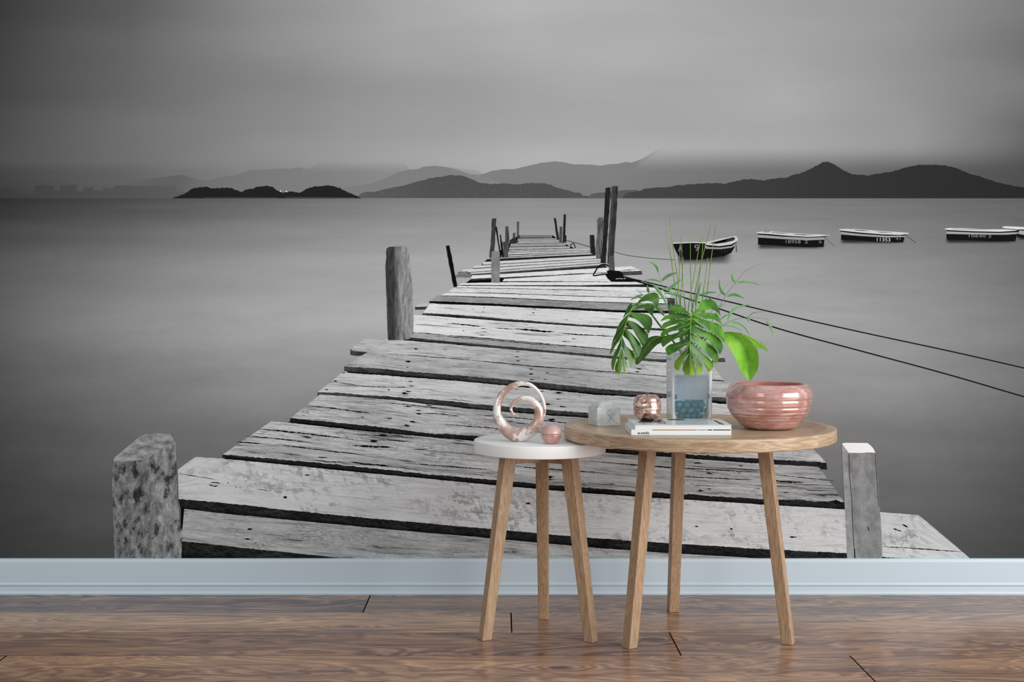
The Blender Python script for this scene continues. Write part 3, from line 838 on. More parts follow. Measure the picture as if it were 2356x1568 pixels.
patch('ring_bolt', [(494 + 8.6 * math.cos(a), 1113.5 + 3.4 * math.sin(a)) for a in [q * PI / 8 for q in range(16)]], 3.12, M_ink_pale, jetty, label='round pale knot')


# ---- posts
def post_ink(name, lo, hi, seed, side=None, sx=14.0, sy=3.0, blot=0.0):
    """printed weathered upright; side = (x where the darker or lighter face begins, factor left of it)"""
    k = NT(name)
    px, py = print_px(k)
    p = k.comb(k.math('MULTIPLY', px, sx * 0.012), k.math('MULTIPLY', py, sy * 0.012), seed)
    g = k.noise(p, 1.0, 6, 0.65, 0.4)
    val = k.framp(g, [(0.30, lin(lo)), (0.66, lin(hi))])
    sp = k.noise(k.comb(px, py, seed), 0.33, 3, 0.7)
    val = k.math('MULTIPLY', val, k.framp(sp, [(0.3, 0.78), (0.7, 1.2)]))
    if blot:
        b = k.noise(k.comb(k.math('MULTIPLY', px, 0.03), k.math('MULTIPLY', py, 0.016), seed + 4), 1.0, 6, 0.7)
        val = k.math('MULTIPLY', val, k.framp(b, [(0.53, 1.0), (0.60, 1.0 - blot)]))
    if side:
        x0, fac, slope, w = side
        e = k.math('SUBTRACT', px, k.math('MULTIPLY_ADD', py, slope, x0))
        mr = k.t.nodes.new('ShaderNodeMapRange')
        k.put(mr.inputs[0], e); k.put(mr.inputs[1], -w); k.put(mr.inputs[2], w); k.put(mr.inputs[3], fac); k.put(mr.inputs[4], 1.0)
        val = k.math('MULTIPLY', val, mr.outputs[0])
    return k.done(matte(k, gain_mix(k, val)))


def post(pts, lift, mat, label=None):
    P = []
    for (xa, ya), (xb, yb) in zip(pts, pts[1:] + pts[:1]):
        n = max(1, int(math.hypot(xb - xa, yb - ya) / 7))
        for i in range(n):
            t = i / n; j = 0.0 if n == 1 else random.uniform(-0.5, 0.5)
            P.append((xa + (xb - xa) * t + j, ya + (yb - ya) * t))
    return patch('post', P, lift, mat, jetty, label=label)


patch('plank', [(1049, 638), (1051, 630), (1056, 625), (1075, 623.5), (1084, 628), (1083, 639)], 1.20 + 0.045 * 15 + 0.02, post_ink('print_log_end', 26, 150, 17, sx=6, sy=22), jetty, label='broken plank end')
p1 = post([(259, 1057), (262, 1052), (290, 1030), (318, 1006), (334, 998), (360, 996), (393, 996.6), (400, 1006), (404.5, 1022), (406, 1080), (408, 1143), (414, 1200), (418.6, 1222), (418, 1260), (416, 1320), (264, 1320), (262, 1240), (258, 1158), (258, 1090)], 3.20,
          post_ink('print_old_post', 54, 152, 1, side=(352, .74, 0.0, 8), sx=5, sy=2.4, blot=.82), 'thick barnacled post at the front left')
patch('post_top', [(262, 1053), (290, 1030), (318, 1006), (334, 998), (360, 996.5), (393, 997), (398, 1008), (397, 1020), (372, 1030), (366, 1034), (342, 1054), (330, 1058), (300, 1060), (262, 1063)], 3.24,
      post_ink('print_post_top', 84, 158, 2, sx=3, sy=7), p1)
p2 = post([(1937, 1020), (1950, 1018), (1996, 1018.6), (2006, 1029), (2014, 1041), (2020, 1100), (2024, 1160), (2029, 1240), (2031, 1320), (1951, 1320), (1946, 1210), (1941, 1120), (1937, 1040)], 3.20,
          post_ink('print_pale_post', 112, 152, 3, side=(1900, 1.18, 0.052, 5), sx=3, sy=2), 'pale square post at the front right with a white top')
patch('post_top', [(1937, 1020), (1944, 1018), (1996, 1018.6), (2004, 1025), (2010, 1032), (2014, 1041), (1998, 1040), (1980, 1041.5), (1953, 1041)], 3.24, M_ink_white, p2)
for q, w in (([(1953, 1043), (1954, 1090), (1960, 1150), (1963, 1230), (1967, 1285)], 1.6), ([(2013, 1042), (2016, 1080), (2019, 1120), (2022, 1165)], 1.4), ([(1966, 1262), (1967, 1286)], 2.6), ([(1996.5, 1211), (1999.5, 1221)], 2.2)):
    stroke('crack', q, w, 3.26, M_ink_dark, p2)
post([(888.7, 580), (890, 571), (897, 567.5), (932, 565.6), (938, 573), (942, 592), (943.5, 622), (947, 640), (949, 680), (950.5, 740), (951.4, 767), (942, 779.5), (925, 782), (893, 782), (891, 731), (889.5, 680), (886.8, 614), (889.5, 592)], 3.20,
     post_ink('print_tall_post', 78, 168, 5, side=(907, .16, 0.012, 9), sx=9, sy=1.6), 'broad grey post on the left side with a dark face')
post([(1026, 565), (1033.5, 564), (1040, 592), (1052, 658.6), (1043.7, 660.5), (1033, 605)], 3.20, M_ink_black, 'thin black post leaning left')
post([(1130.3, 580), (1133, 577.6), (1147, 577.6), (1149.6, 580), (1150.2, 650), (1130.2, 650)], 3.30, post_ink('print_short_post', 112, 146, 6, sx=4, sy=2), 'short pale post before the tall dark ones')
post([(1132.6, 502), (1142, 502), (1139.4, 545), (1137.2, 577), (1130.4, 579), (1130, 590.6), (1126.4, 590.7), (1129, 560)], 3.24, post_ink('print_dark_post', 22, 74, 7, sx=20, sy=2))
post([(1139.6, 521), (1143, 521), (1148, 555), (1153.6, 591.7), (1150.6, 592), (1146, 560)], 3.25, M_ink_black)
post([(1150, 540), (1153, 539.6), (1158.4, 591.5), (1155.4, 591.5)], 3.26, M_ink_black)
M_dp = post_ink('print_dark_post_b', 34, 92, 8, sx=20, sy=2)
post([(1156, 556.5), (1164.5, 555), (1168, 561), (1169.6, 592), (1158.7, 592)], 3.28, M_dp)
post([(1163, 521.6), (1166, 519.6), (1169.4, 521), (1171.6, 545), (1170.6, 577), (1162.6, 556)], 3.24, M_dp)
post([(1180.6, 535.6), (1185.7, 535), (1185, 552), (1180.6, 553.5)], 3.22, M_dp)
post([(1190, 509.6), (1194, 509.6), (1193.8, 549), (1189.8, 550)], 3.22, M_dp)
M_dk = post_ink('print_black_post', 12, 42, 9, sx=20, sy=2)
post([(1274.7, 501), (1278.8, 501), (1286.4, 550.6), (1281.6, 551)], 3.22, M_dk, 'far post leaning right')
post([(1288, 521), (1293.4, 521), (1293, 557), (1287, 557)], 3.22, M_dp)
post([(1297, 492.8), (1302, 492.8), (1300.6, 541), (1303, 541), (1302.5, 557.5), (1295, 557.5)], 3.23, M_dk, 'tallest of the far end posts')
post([(1357, 540.4), (1367, 540), (1370.4, 586), (1358.8, 582.4)], 3.24, M_dk)
post([(1374, 506), (1378, 499.8), (1386, 499.4), (1389.7, 511), (1388, 552), (1386.4, 595.4), (1372.4, 595), (1371, 570), (1375.4, 530)], 3.25, post_ink('print_round_post', 44, 118, 10, sx=14, sy=2.5), 'stout round-topped post')
post([(1393.6, 432), (1405, 430.6), (1400, 510), (1397, 552), (1394, 605), (1382.5, 605), (1386.6, 560), (1390, 500)], 3.27, post_ink('print_tall_dark_post', 10, 44, 11, sx=20, sy=2), 'left one of the two tallest posts')
post([(1408, 429.4), (1414, 427), (1421.8, 428), (1418, 500), (1413, 580), (1412, 600), (1397.4, 607), (1401, 540), (1405, 480)], 3.28, post_ink('print_tall_worn_post', 16, 66, 12, side=(1436, 1.9, -0.055, 3), sx=20, sy=2.5), 'right one of the two tallest posts')
post([(1401.4, 589), (1413, 588), (1414.7, 622), (1401, 622)], 3.31, post_ink('print_stub_post', 52, 104, 13, sx=14, sy=2.5))
post([(1535, 686), (1553, 686), (1555, 735), (1540, 735)], 3.22, post_ink('print_hidden_post', 24, 90, 14, sx=14, sy=10))

# ---- ropes
coil = patch('rope_coil', [(1393, 632), (1398, 628), (1396, 622.5), (1404, 621), (1412, 622), (1420, 622.6), (1426, 622.8), (1432, 628), (1435, 636), (1434.6, 647.4), (1406.5, 647.4), (1398, 640)], 3.36, M_ink_black, jetty, label='black heap of rope tied round the post foot')
stroke('rope_loop', [(1400.4, 611.6), (1396, 609), (1388, 607.6), (1381.6, 609.4), (1374, 617), (1367, 629), (1365, 633), (1368, 634), (1380, 631.6), (1392, 630.4), (1398, 630.4)], 3.0, 3.37, M_ink_black, coil)
stroke('cleat_glint', [(1417, 641.4), (1426, 640.2), (1433, 641.2)], 1.4, 3.38, M_ink_pale, coil)
patch('rope_coil', [(1172.6, 553), (1180, 547.4), (1187, 547), (1188, 553), (1192.6, 554), (1192, 558), (1184, 558.6), (1173, 560)], 3.29, M_ink_dark, jetty, label='small dark rope heap at the far end')
stroke('rope_loop', catmull([(1312.8, 571), (1313.6, 563.6), (1317, 559.6), (1321, 561), (1324.4, 570.6)], 16), 1.7, 3.29, M_ink_black, jetty)
M_rope = plain('print_rope_black', ink(18), 0.85, 0, 0.08)
stroke('mooring_rope', catmull([(1434, 636), (1460, 643), (1489, 649), (1569, 668.6), (1673, 692.7), (1800, 723), (2000, 767.5), (2180, 806), (2356, 846), (2700, 926), (3060, 1010)], 60), [3.6] * 10 + [2.6] * 50, 3.40, M_rope, mural, 'upper of the two long printed ropes')
stroke('mooring_rope', catmull([(1440, 640), (1494, 655), (1576, 684.6), (1658, 711), (1800, 758), (2000, 812), (2180, 860.5), (2356, 912), (2700, 1012), (3060, 1120)], 60), [3.6] * 10 + [2.8] * 50, 3.41, M_rope, mural, 'lower of the two long printed ropes')
stroke('mooring_rope', catmull([(1303, 552.4), (1330, 559.6), (1358, 567.5)], 14), 1.2, 3.22, M_ink_dark, mural)
stroke('mooring_rope', catmull([(1413.6, 579.4), (1447, 587.6), (1500, 594), (1552, 597.4)], 24), 1.7, 0.99, plain('print_rope_grey', ink(88), 0.85, 0, 0.08), mural, 'slack rope running to the nearest boat')

# ================================================================ the room
def walnut_floor():
    k = NT('walnut_plank_floor')
    x, y, z = k.xyz(k.coord('Object'))
    W = 0.1888
    row = k.math('DIVIDE', k.math('SUBTRACT', 3.3095, y), W)
    ri = k.math('FLOOR', row)
    rf = k.math('SUBTRACT', row, ri)
    # boards 1.8 m long, each row shifted by 0.36 m
    bx = k.math('DIVIDE', k.math('SUBTRACT', x, k.math('MULTIPLY_ADD', ri, 0.3605, -0.332)), 1.803)
    bi = k.math('FLOOR', bx)
    bf = k.math('SUBTRACT', bx, bi)
    wn = k.t.nodes.new('ShaderNodeTexWhiteNoise'); wn.noise_dimensions = '2D'
    k.put(wn.inputs['Vector'], k.comb(k.math('ADD', ri, 0.5), k.math('ADD', bi, 0.5)))
    rnd = wn.outputs['Value']
    seed = k.math('MULTIPLY', rnd, 37.0)
    u = k.math('ADD', x, k.math('MULTIPLY', seed, 3.1))
    p = k.comb(u, k.math('ADD', k.math('MULTIPLY', rf, W), seed), 0.0)
    big = k.noise(k.scaled(p, (1.5, 8.0, 1)), 1.0, 4, 0.5, 1.1)
    med = k.noise(k.scaled(p, (3.4, 22.0, 1)), 1.0, 3, 0.5, 0.5)
    ph = k.math('ADD', k.math('MULTIPLY', big, 13.0), k.math('MULTIPLY', med, 1.6))
    core = 0.0
    for kx, ky, sx, sy, dark in ((0.348, 2.871, 0.060, 0.030, 0.75), (0.124, 2.653, 0.075, 0.034, 0.5), (0.527, 2.813, 0.055, 0.028, -0.25), (0.767, 3.246, 0.060, 0.030, 0.6), (-0.86, 2.72, 0.09, 0.03, -0.2), (0.98, 2.66, 0.10, 0.035, -0.15), (-0.35, 2.99, 0.07, 0.03, 0.35)):
        ex = k.math('POWER', k.math('DIVIDE', k.math('SUBTRACT', x, kx), sx), 2.0)
        ey = k.math('POWER', k.math('DIVIDE', k.math('SUBTRACT', y, ky), sy), 2.0)
        r2 = k.math('ADD', ex, ey)
        ph = k.math('MULTIPLY_ADD', k.math('EXPONENT', k.math('MULTIPLY', r2, -1.0)), 3.2, ph)
        core = k.math('MULTIPLY_ADD', k.math('EXPONENT', k.math('MULTIPLY', r2, -9.0)), dark, core)
    ring = k.math('MULTIPLY_ADD', k.math('SINE', k.math('MULTIPLY', ph, 2 * PI)), 0.5, 0.5)
    ring2 = k.math('MULTIPLY_ADD', k.math('SINE', k.math('MULTIPLY', ph, 5.3 * PI)), 0.5, 0.5)
    fib = k.noise(k.scaled(p, (9, 330, 1)), 1.0, 3, 0.6)
    band = k.noise(k.scaled(p, (0.55, 12.0, 1), (3, 9, 0)), 1.0, 2, 0.5)
    t = k.math('ADD', k.math('MULTIPLY', k.math('POWER', ring, 1.3), k.math('MULTIPLY', k.framp(med, [(0.3, 0.45), (0.62, 1.0)]), 0.40)), k.math('MULTIPLY', ring2, 0.07))
    t = k.math('ADD', t, k.math('MULTIPLY', fib, 0.22))
    t = k.math('ADD', t, k.math('MULTIPLY', k.math('SUBTRACT', band, 0.5), 0.75))
    row_tone = k.framp(k.math('DIVIDE', k.math('ADD', ri, 0.5), 10.0), [(0.0, 0.30), (0.1, 0.66), (0.2, 0.36), (0.3, 0.56), (0.4, 0.40), (0.5, 0.62), (0.6, 0.5)], 'CONSTANT')
    t = k.math('ADD', t, k.math('MULTIPLY', k.math('SUBTRACT', row_tone, 0.5), 0.75))
    t = k.math('ADD', t, k.math('MULTIPLY', k.math('SUBTRACT', rnd, 0.5), 0.16))
    t = k.math('ADD', t, 0.10)
    t = k.math('SUBTRACT', t, core)
    c = k.ramp(t, [(-0.0, rgb(86, 68, 68)), (0.06, rgb(104, 80, 74)), (0.22, rgb(136, 106, 90)), (0.45, rgb(168, 132, 107)), (0.68, rgb(194, 154, 122)), (1.0, rgb(228, 188, 146))])
    vein = k.framp(k.noise(k.scaled(p, (2.4, 26, 1), (5, 2, 0)), 1.0, 3, 0.55, 0.5), [(0.30, 0.15), (0.42, 1.0)])
    c = k.mix(k.math('SUBTRACT', 1.0, vein), c, rgb(96, 78, 82))
    # dark joints: thin between the rows, wider at the board ends
    seam = k.math('MULTIPLY', k.math('GREATER_THAN', rf, 0.005), k.math('LESS_THAN', rf, 0.995))
    ends = k.math('GREATER_THAN', bf, 0.0019)
    c = k.mix(k.math('SUBTRACT', 1.0, seam), c, rgb(74, 56, 48))
    c = k.mix(k.math('SUBTRACT', 1.0, ends), c, rgb(34, 28, 26))
    h = k.math('ADD', k.math('MULTIPLY', k.math('MULTIPLY', seam, ends), 1.0), k.math('MULTIPLY', fib, 0.10))
    return k.done(k.bsdf(c, 0.21, 0, k.math('MULTIPLY', ends, 0.24), bump=h, bump_str=0.10, bump_dist=0.0006))


V, Fc = box(-3.2, 3.6, -1.6, 3.40, -0.05, 0.0)
tag(mesh('floor', V, Fc, walnut_floor()), 'glossy walnut plank floor', kind='structure')

V, Fc = box(-3.2, 3.6, WALL_Y, 3.42, 0.0, 2.45)
tag(mesh('wall_back', V, Fc, plain('wall_paint', rgb(206, 212, 214), 0.8, 0, 0.2)), 'plain back wall behind the mural', kind='structure')

prof = [(0.0, 0.0922), (0.0050, 0.0922), (0.0082, 0.0910), (0.0100, 0.0836), (0.0104, 0.0310), (0.0122, 0.0285), (0.0130, 0.0258), (0.0124, 0.0232),
        (0.0098, 0.0216), (0.0094, 0.0204), (0.0112, 0.0188), (0.0116, 0.0088), (0.0136, 0.0066), (0.0146, 0.0040), (0.0142, 0.0), (0.0, 0.0)]
V, Fc = [], []
for x in (-3.2, 3.6):
    for d, z in prof: V.append((x, WALL_Y - d, z))
n = len(prof)
Fc = [(i, (i + 1) % n, n + (i + 1) % n, n + i) for i in range(n)]
bb = mesh('baseboard_back', V, Fc, plain('pale_blue_baseboard_paint', rgb(194, 208, 217), 0.38, 0, 0.45))
fix_normals(bb)
tag(bb, 'pale blue white moulded baseboard', kind='structure')

# ================================================================ tables
def oak(name, base, light, dark, along='z', bands=34.0, rough=0.42, spec=0.4, fibre=240.0, seed=0.0):
    """brushed timber, the grain running along one axis of the thing"""
    k = NT(name)
    x, y, z = k.xyz(k.coord('Object'))
    oi = k.t.nodes.new('ShaderNodeObjectInfo')
    sd = k.math('MULTIPLY_ADD', oi.outputs['Random'], 9.0, seed)
    if along == 'z': p = k.comb(k.math('ADD', x, sd), k.math('ADD', y, sd), k.math('MULTIPLY', z, 0.10))
    else: p = k.comb(k.math('MULTIPLY', x, 0.10), k.math('ADD', y, sd), k.math('ADD', k.math('MULTIPLY', z, 1.0), sd))
    b = k.noise(k.scaled(p, (bands,) * 3), 1.0, 3, 0.5, 0.6)
    ring = k.math('MULTIPLY_ADD', k.math('SINE', k.math('MULTIPLY', b, 60.0)), 0.5, 0.5)
    if along == 'z': pf = k.comb(x, y, k.math('MULTIPLY', z, 0.06))
    else: pf = k.comb(k.math('MULTIPLY', x, 0.06), y, z)
    fib = k.noise(k.scaled(pf, (fibre * 3,) * 3), 1.0, 3, 0.6)
    t = k.math('ADD', k.math('MULTIPLY', ring, 0.16), k.math('MULTIPLY', fib, 0.85))
    t = k.math('ADD', t, k.math('MULTIPLY', b, 0.12))
    c = k.ramp(t, [(0.25, dark), (0.58, base), (0.95, light)])
    return k.done(k.bsdf(c, rough, 0, spec, bump=fib, bump_str=0.12, bump_dist=0.0004))


OAK_LEG = oak('oak_leg_timber', rgb(172, 142, 112), rgb(202, 174, 142), rgb(126, 99, 76), bands=40.0)


def oak_top():
    """straight-grained top; the edge band's grain runs round the rim, with two butt joints"""
    k = NT('oak_top_timber')
    x, y, z = k.xyz(k.coord('Object'))
    ge = k.t.nodes.new('ShaderNodeNewGeometry')
    nz = k.xyz(ge.outputs['Normal'])[2]
    side = k.framp(k.math('ABSOLUTE', nz), [(0.35, 1.0), (0.6, 0.0)])
    ang = k.math('ARCTAN2', x, k.math('MULTIPLY', y, -1.0))
    pt = k.comb(k.math('MULTIPLY', x, 0.10), y, 0.0)
    ps = k.comb(k.math('MULTIPLY', ang, 0.032), k.math('ADD', z, 3.0), k.math('MULTIPLY', k.math('FLOOR', k.math('MULTIPLY_ADD', ang, 0.62, 0.5)), 4.0))
    vm = k.t.nodes.new('ShaderNodeMix'); vm.data_type = 'VECTOR'
    k.put(vm.inputs[0], side); k.put(vm.inputs[4], pt); k.put(vm.inputs[5], ps)
    p = vm.outputs[1]
    b = k.noise(p, 42.0, 3, 0.5, 0.5)
    ring = k.math('MULTIPLY_ADD', k.math('SINE', k.math('MULTIPLY', b, 46.0)), 0.5, 0.5)
    fib = k.noise(p, 420.0, 4, 0.65)
    brd = k.noise(k.scaled(p, (0.5, 1, 1)), 14.0, 2, 0.5)
    t = k.math('ADD', k.math('MULTIPLY', ring, 0.22), k.math('MULTIPLY', fib, 0.62))
    t = k.math('ADD', t, k.math('MULTIPLY', brd, 0.30))
    c = k.ramp(t, [(0.28, rgb(142, 116, 94)), (0.58, rgb(184, 157, 128)), (0.92, rgb(220, 198, 168))])
    return k.done(k.bsdf(c, 0.36, 0, 0.45, bump=fib, bump_str=0.10, bump_dist=0.0003))


OAK_TOP = oak_top()


def leg(root, foot, top, w0, w1, z0, z1, mat, ang):
    """a square tapered leg; the foot is cut level with the floor"""
    V = []
    ca, sa = math.cos(ang), math.sin(ang)
    for (cx, cy), z, w in ((foot, z0, w0), (top, z1, w1)):
        for a, b in ((-1, -1), (1, -1), (1, 1), (-1, 1)):
            V.append((cx + (a * ca - b * sa) * w / 2, cy + (a * sa + b * ca) * w / 2, z))
    Fc = [(3, 2, 1, 0), (4, 5, 6, 7)] + [(i, (i + 1) % 4, 4 + (i + 1) % 4, 4 + i) for i in range(4)]
    o = mesh('leg', V, Fc, mat, root)
    bevel(o, 0.0022, 3)
    return o


# ---- the round wooden side table
TX, TY, TZ = 0.456, 2.926, 0.4745
table = empty('side_table', (TX, TY, 0), 'larger round oak side table with a sunken tray top, overlapping the white stool table', 'table')
R, RI, ZR = 0.3062, 0.2815, 0.4668
V, Fc = lathe(TX, TY, [(0.0, 0.4462), (R - 0.0042, 0.4462), (R - 0.0022, 0.4466), (R - 0.0007, 0.4478), (R, 0.4500), (R, 0.4705), (R - 0.0007, 0.4727), (R - 0.0022, TZ - 0.0005), (R - 0.0042, TZ),
                       (RI + 0.003, TZ), (RI, TZ - 0.0012), (RI - 0.020, ZR + 0.0008), (RI - 0.023, ZR), (0.0, ZR)], 160, close_bottom=False)
mesh('tabletop', V, Fc, OAK_TOP, table, smooth=True)
crisp(table.children[0], 12)
for fx, fy in ((0.287, 2.806), (0.641, 2.838), (0.4262, 3.133)):
    ang = math.atan2(fy - TY, fx - TX)
    t = 0.735
    leg(table, (fx, fy), (TX + (fx - TX) * t, TY + (fy - TY) * t), 0.0250, 0.0285, 0.0, 0.4468, OAK_LEG, ang)

# ---- the white stool table tucked under its edge
SX, SY, SZ = 0.0942, 2.930, 0.4420
stool = empty('side_table', (SX, SY, 0), 'smaller side table with a thick round white top on three oak legs', 'table')
r = 0.1503
M_white = plain('white_lacquer', rgb(247, 247, 246), 0.42, 0, 0.4)
V, Fc = lathe(SX, SY, [(0.0, 0.4140), (r - 0.003, 0.4140), (r - 0.0012, 0.4145), (r - 0.0003, 0.4155), (r, 0.4170), (r, 0.4396), (r - 0.0003, 0.4408), (r - 0.001, 0.4416), (r - 0.0022, SZ), (0.0, SZ)], 128, close_bottom=False)
crisp(mesh('tabletop', V, Fc, M_white, stool, smooth=True), 30)
feet = [(-0.0305, 2.872), (0.2062, 2.856), (0.1078, 3.060)]
for fx, fy in feet:
    ang = math.atan2(fy - SY, fx - SX)
    t = 0.575
    leg(stool, (fx, fy), (SX + (fx - SX) * t, SY + (fy - SY) * t), 0.0240, 0.0300, 0.0, 0.4145, OAK_LEG, ang)
for fx, fy in feet:
    d = Vector((fx - SX, fy - SY, 0)).normalized(); s = Vector((-d.y, d.x, 0)) * 0.008
    a = Vector((SX, SY, 0)); b = a + d * 0.072
    V = [p + Vector((0, 0, z)) for z in (0.3905, 0.4142) for p in (a - s, b - s, b + s, a + s)]
    bevel(mesh('rail', V, [(3, 2, 1, 0), (4, 5, 6, 7)] + [(i, (i + 1) % 4, 4 + (i + 1) % 4, 4 + i) for i in range(4)], OAK_LEG, stool), 0.0015, 2)

# ================================================================ ornaments on the white table
def glaze(name, base, dark, pale, rough, metal, cover, scale=60.0, flecks=True, stretch=(1, 1, 1)):
    k = NT(name)
    co = k.coord('Object')
    n1 = k.noise(k.scaled(co, stretch), scale, 6, 0.68, 0.6)
    n2 = k.noise(k.scaled(co, stretch, (3, 1, 2)), scale * 0.35, 3, 0.5, 0.4)
    m = k.math('ADD', k.math('MULTIPLY', n1, 0.5), k.math('MULTIPLY', n2, 0.5))
    f = k.framp(m, [(cover, 0.0), (cover + 0.025, 1.0)])
    c = k.ramp(n2, [(0.35, dark), (0.5, base), (0.7, base)])
    c = k.mix(f, c, pale)
    if flecks:
        fl = k.framp(k.noise(co, scale * 5.5, 2, 0.5), [(0.66, 0.0), (0.70, 1.0)])
        c = k.mix(fl, c, rgb(232, 222, 212))
    rr = k.math('MULTIPLY_ADD', f, -0.06, rough)
    return k.done(k.bsdf(c, rr, metal, 0.5, coat=0.5, coat_rough=0.08))


M_swirl = glaze('rose_copper_glaze', rgb(200, 174, 166), rgb(172, 126, 104), rgb(242, 236, 230), 0.26, 0.25, 0.495, 46.0)
D = 2.886
swirl = [(780, 690, 6), (720, 660, 13), (682, 595, 19), (698, 528, 24), (762, 470, 29), (860, 441, 35), (950, 462, 43), (1018, 528, 53), (1058, 610, 62), (1062, 700, 70), (1036, 788, 78),
         (962, 872, 88), (862, 930, 93), (760, 940, 95), (662, 905, 90), (582, 828, 77), (522, 738, 67), (492, 640, 57), (500, 525, 52), (542, 420, 48), (622, 330, 42), (722, 268, 37), (832, 246, 33),
         (940, 266, 29), (1030, 332, 26), (1094, 420, 23), (1128, 510, 21), (1142, 600, 18), (1136, 668, 14), (1118, 720, 8)]
sm = catmull(swirl, 170)
path, rad = [], []
for i, (cx, cy, w) in enumerate(sm):
    a = i / (len(sm) - 1)
    p = at(1060 + cx / 5.89, 840 + cy / 5.89, D)
    p.y += -0.010 * (1 - a) ** 2 + 0.007 * a ** 2            # the two ends pass each other in depth
    path.append(p); rad.append(w / 5.89 * D / F)
V, Fc = tube(path, rad, 22, 0.95)
z0 = SZ + 0.0002
V = [Vector((v.x, v.y, max(v.z, z0))) for v in V]
sw = mesh('swirl_sculpture', V, Fc, M_swirl, None, smooth=True, loc=(path[85].x, D, SZ))
tag(sw, 'rose gold open spiral sculpture standing on the white table', 'sculpture')

k = NT('rose_satin'); nz = k.noise(k.coord(), 300, 2)
M_satin = k.done(k.bsdf(k.mix(k.math('MULTIPLY', nz, 0.15), rgb(206, 168, 162), rgb(190, 150, 146)), 0.42, 0.15, 0.5))
k = NT('rose_gloss'); nz = k.noise(k.coord(), 60, 4, 0.6)
M_gloss = k.done(k.bsdf(k.mix(k.framp(nz, [(0.45, 0), (0.6, 1)]), rgb(208, 164, 154), rgb(196, 146, 134)), 0.14, 0.35, 0.5, coat=0.6))
bx, by, br = 0.1165, 2.8395, 0.0226
bz = SZ + 0.0003
ball = empty('trinket_pot', (bx, by, bz), 'small pink ball shaped lidded pot beside the spiral sculpture', 'pot')
prof = []
zc = 0.0205
for i in range(15):
    z = 0.0214 * i / 14
    prof.append((math.sqrt(max(br ** 2 - (z - zc) ** 2, 0)) if z > 0.0 else 0.0098, bz + z))
prof[0] = (math.sqrt(br ** 2 - zc ** 2) + 0.001, bz)
V, Fc = lathe(bx, by, prof + [(br - 0.002, bz + 0.0218), (0.0, bz + 0.0218)], 64)
mesh('bowl', V, Fc, M_gloss, ball, smooth=True, )
ball.children[0]['label'] = 'glossy rose gold lower half'
prof = [(0.0, bz + 0.0220), (br - 0.0012, bz + 0.0220), (br + 0.0001, bz + 0.0226)]
for i in range(1, 15):
    z = 0.0226 + (0.0424 - 0.0226) * i / 14
    prof.append((math.sqrt(max(br ** 2 - (z - zc) ** 2, 0)) , bz + z))
prof += [(prof[-1][0] * 0.7, bz + 0.0428), (0.0, bz + 0.0428)]
V, Fc = lathe(bx, by, prof, 64, close_bottom=False)
mesh('lid', V, Fc, M_satin, ball, smooth=True)['label'] = 'matte pink domed lid'

# ================================================================ ornaments on the oak table
ZT = ZR + 0.0003
# ---- marble box, turned about 17 degrees
k = NT('grey_veined_marble')
co = k.coord('Object')
warp = k.noise(co, 26, 3, 0.6)
vo = k.t.nodes.new('ShaderNodeTexVoronoi'); vo.feature = 'DISTANCE_TO_EDGE'
sc = k.n('ShaderNodeVectorMath', operation='ADD'); k.put(sc.inputs[0], co)
k.put(sc.inputs[1], k.comb(k.math('MULTIPLY', warp, 0.03), k.math('MULTIPLY', warp, 0.02), k.math('MULTIPLY', warp, 0.035)))
k.put(vo.inputs['Vector'], sc.outputs[0]); vo.inputs['Scale'].default_value = 34
vein = k.framp(vo.outputs['Distance'], [(0.0, 0.9), (0.022, 0.25), (0.06, 0.0)])
vein = k.math('MULTIPLY', vein, k.framp(k.noise(co, 40, 2), [(0.40, 0.0), (0.55, 1.0)]))
cl = k.mix(k.framp(k.noise(co, 30, 4), [(0.35, 0.0), (0.7, 1.0)]), rgb(196, 204, 204), rgb(232, 236, 236))
M_marble = k.done(k.bsdf(k.mix(k.math('MULTIPLY', vein, 0.75), cl, rgb(112, 118, 120)), 0.12, 0, 0.5, coat=0.3))
c0, cr, cl_ = Vector((0.2295, 2.980, ZT)), Vector((0.0555, 0.0172, 0)), Vector((-0.0172, 0.0540, 0))
ctr = c0 + cr * 0.5 + cl_ * 0.5
mb = empty('marble_box', ctr, 'small white marble lidded box with grey veins at the left on the oak table', 'box')


def marble_block(name, inset, z0, z1, b=0.0008, top_inset=None):
    V = []
    for z, ins in ((z0, inset), (z1, inset if top_inset is None else top_inset)):
        for a, c in ((0, 0), (1, 0), (1, 1), (0, 1)):
            u = a + (ins if a == 0 else -ins); v = c + (ins if c == 0 else -ins)
            V.append(Vector((c0.x, c0.y, 0)) + cr * u + cl_ * v + Vector((0, 0, z)))
    o = mesh(name, V, [(3, 2, 1, 0), (4, 5, 6, 7)] + [(i, (i + 1) % 4, 4 + (i + 1) % 4, 4 + i) for i in range(4)], M_marble, mb)
    bevel(o, b, 3)
    return o


marble_block('body', 0.0, ZT, ZT + 0.0425)
lid = empty('lid', ctr, None, None)
bpy.data.objects.remove(lid)
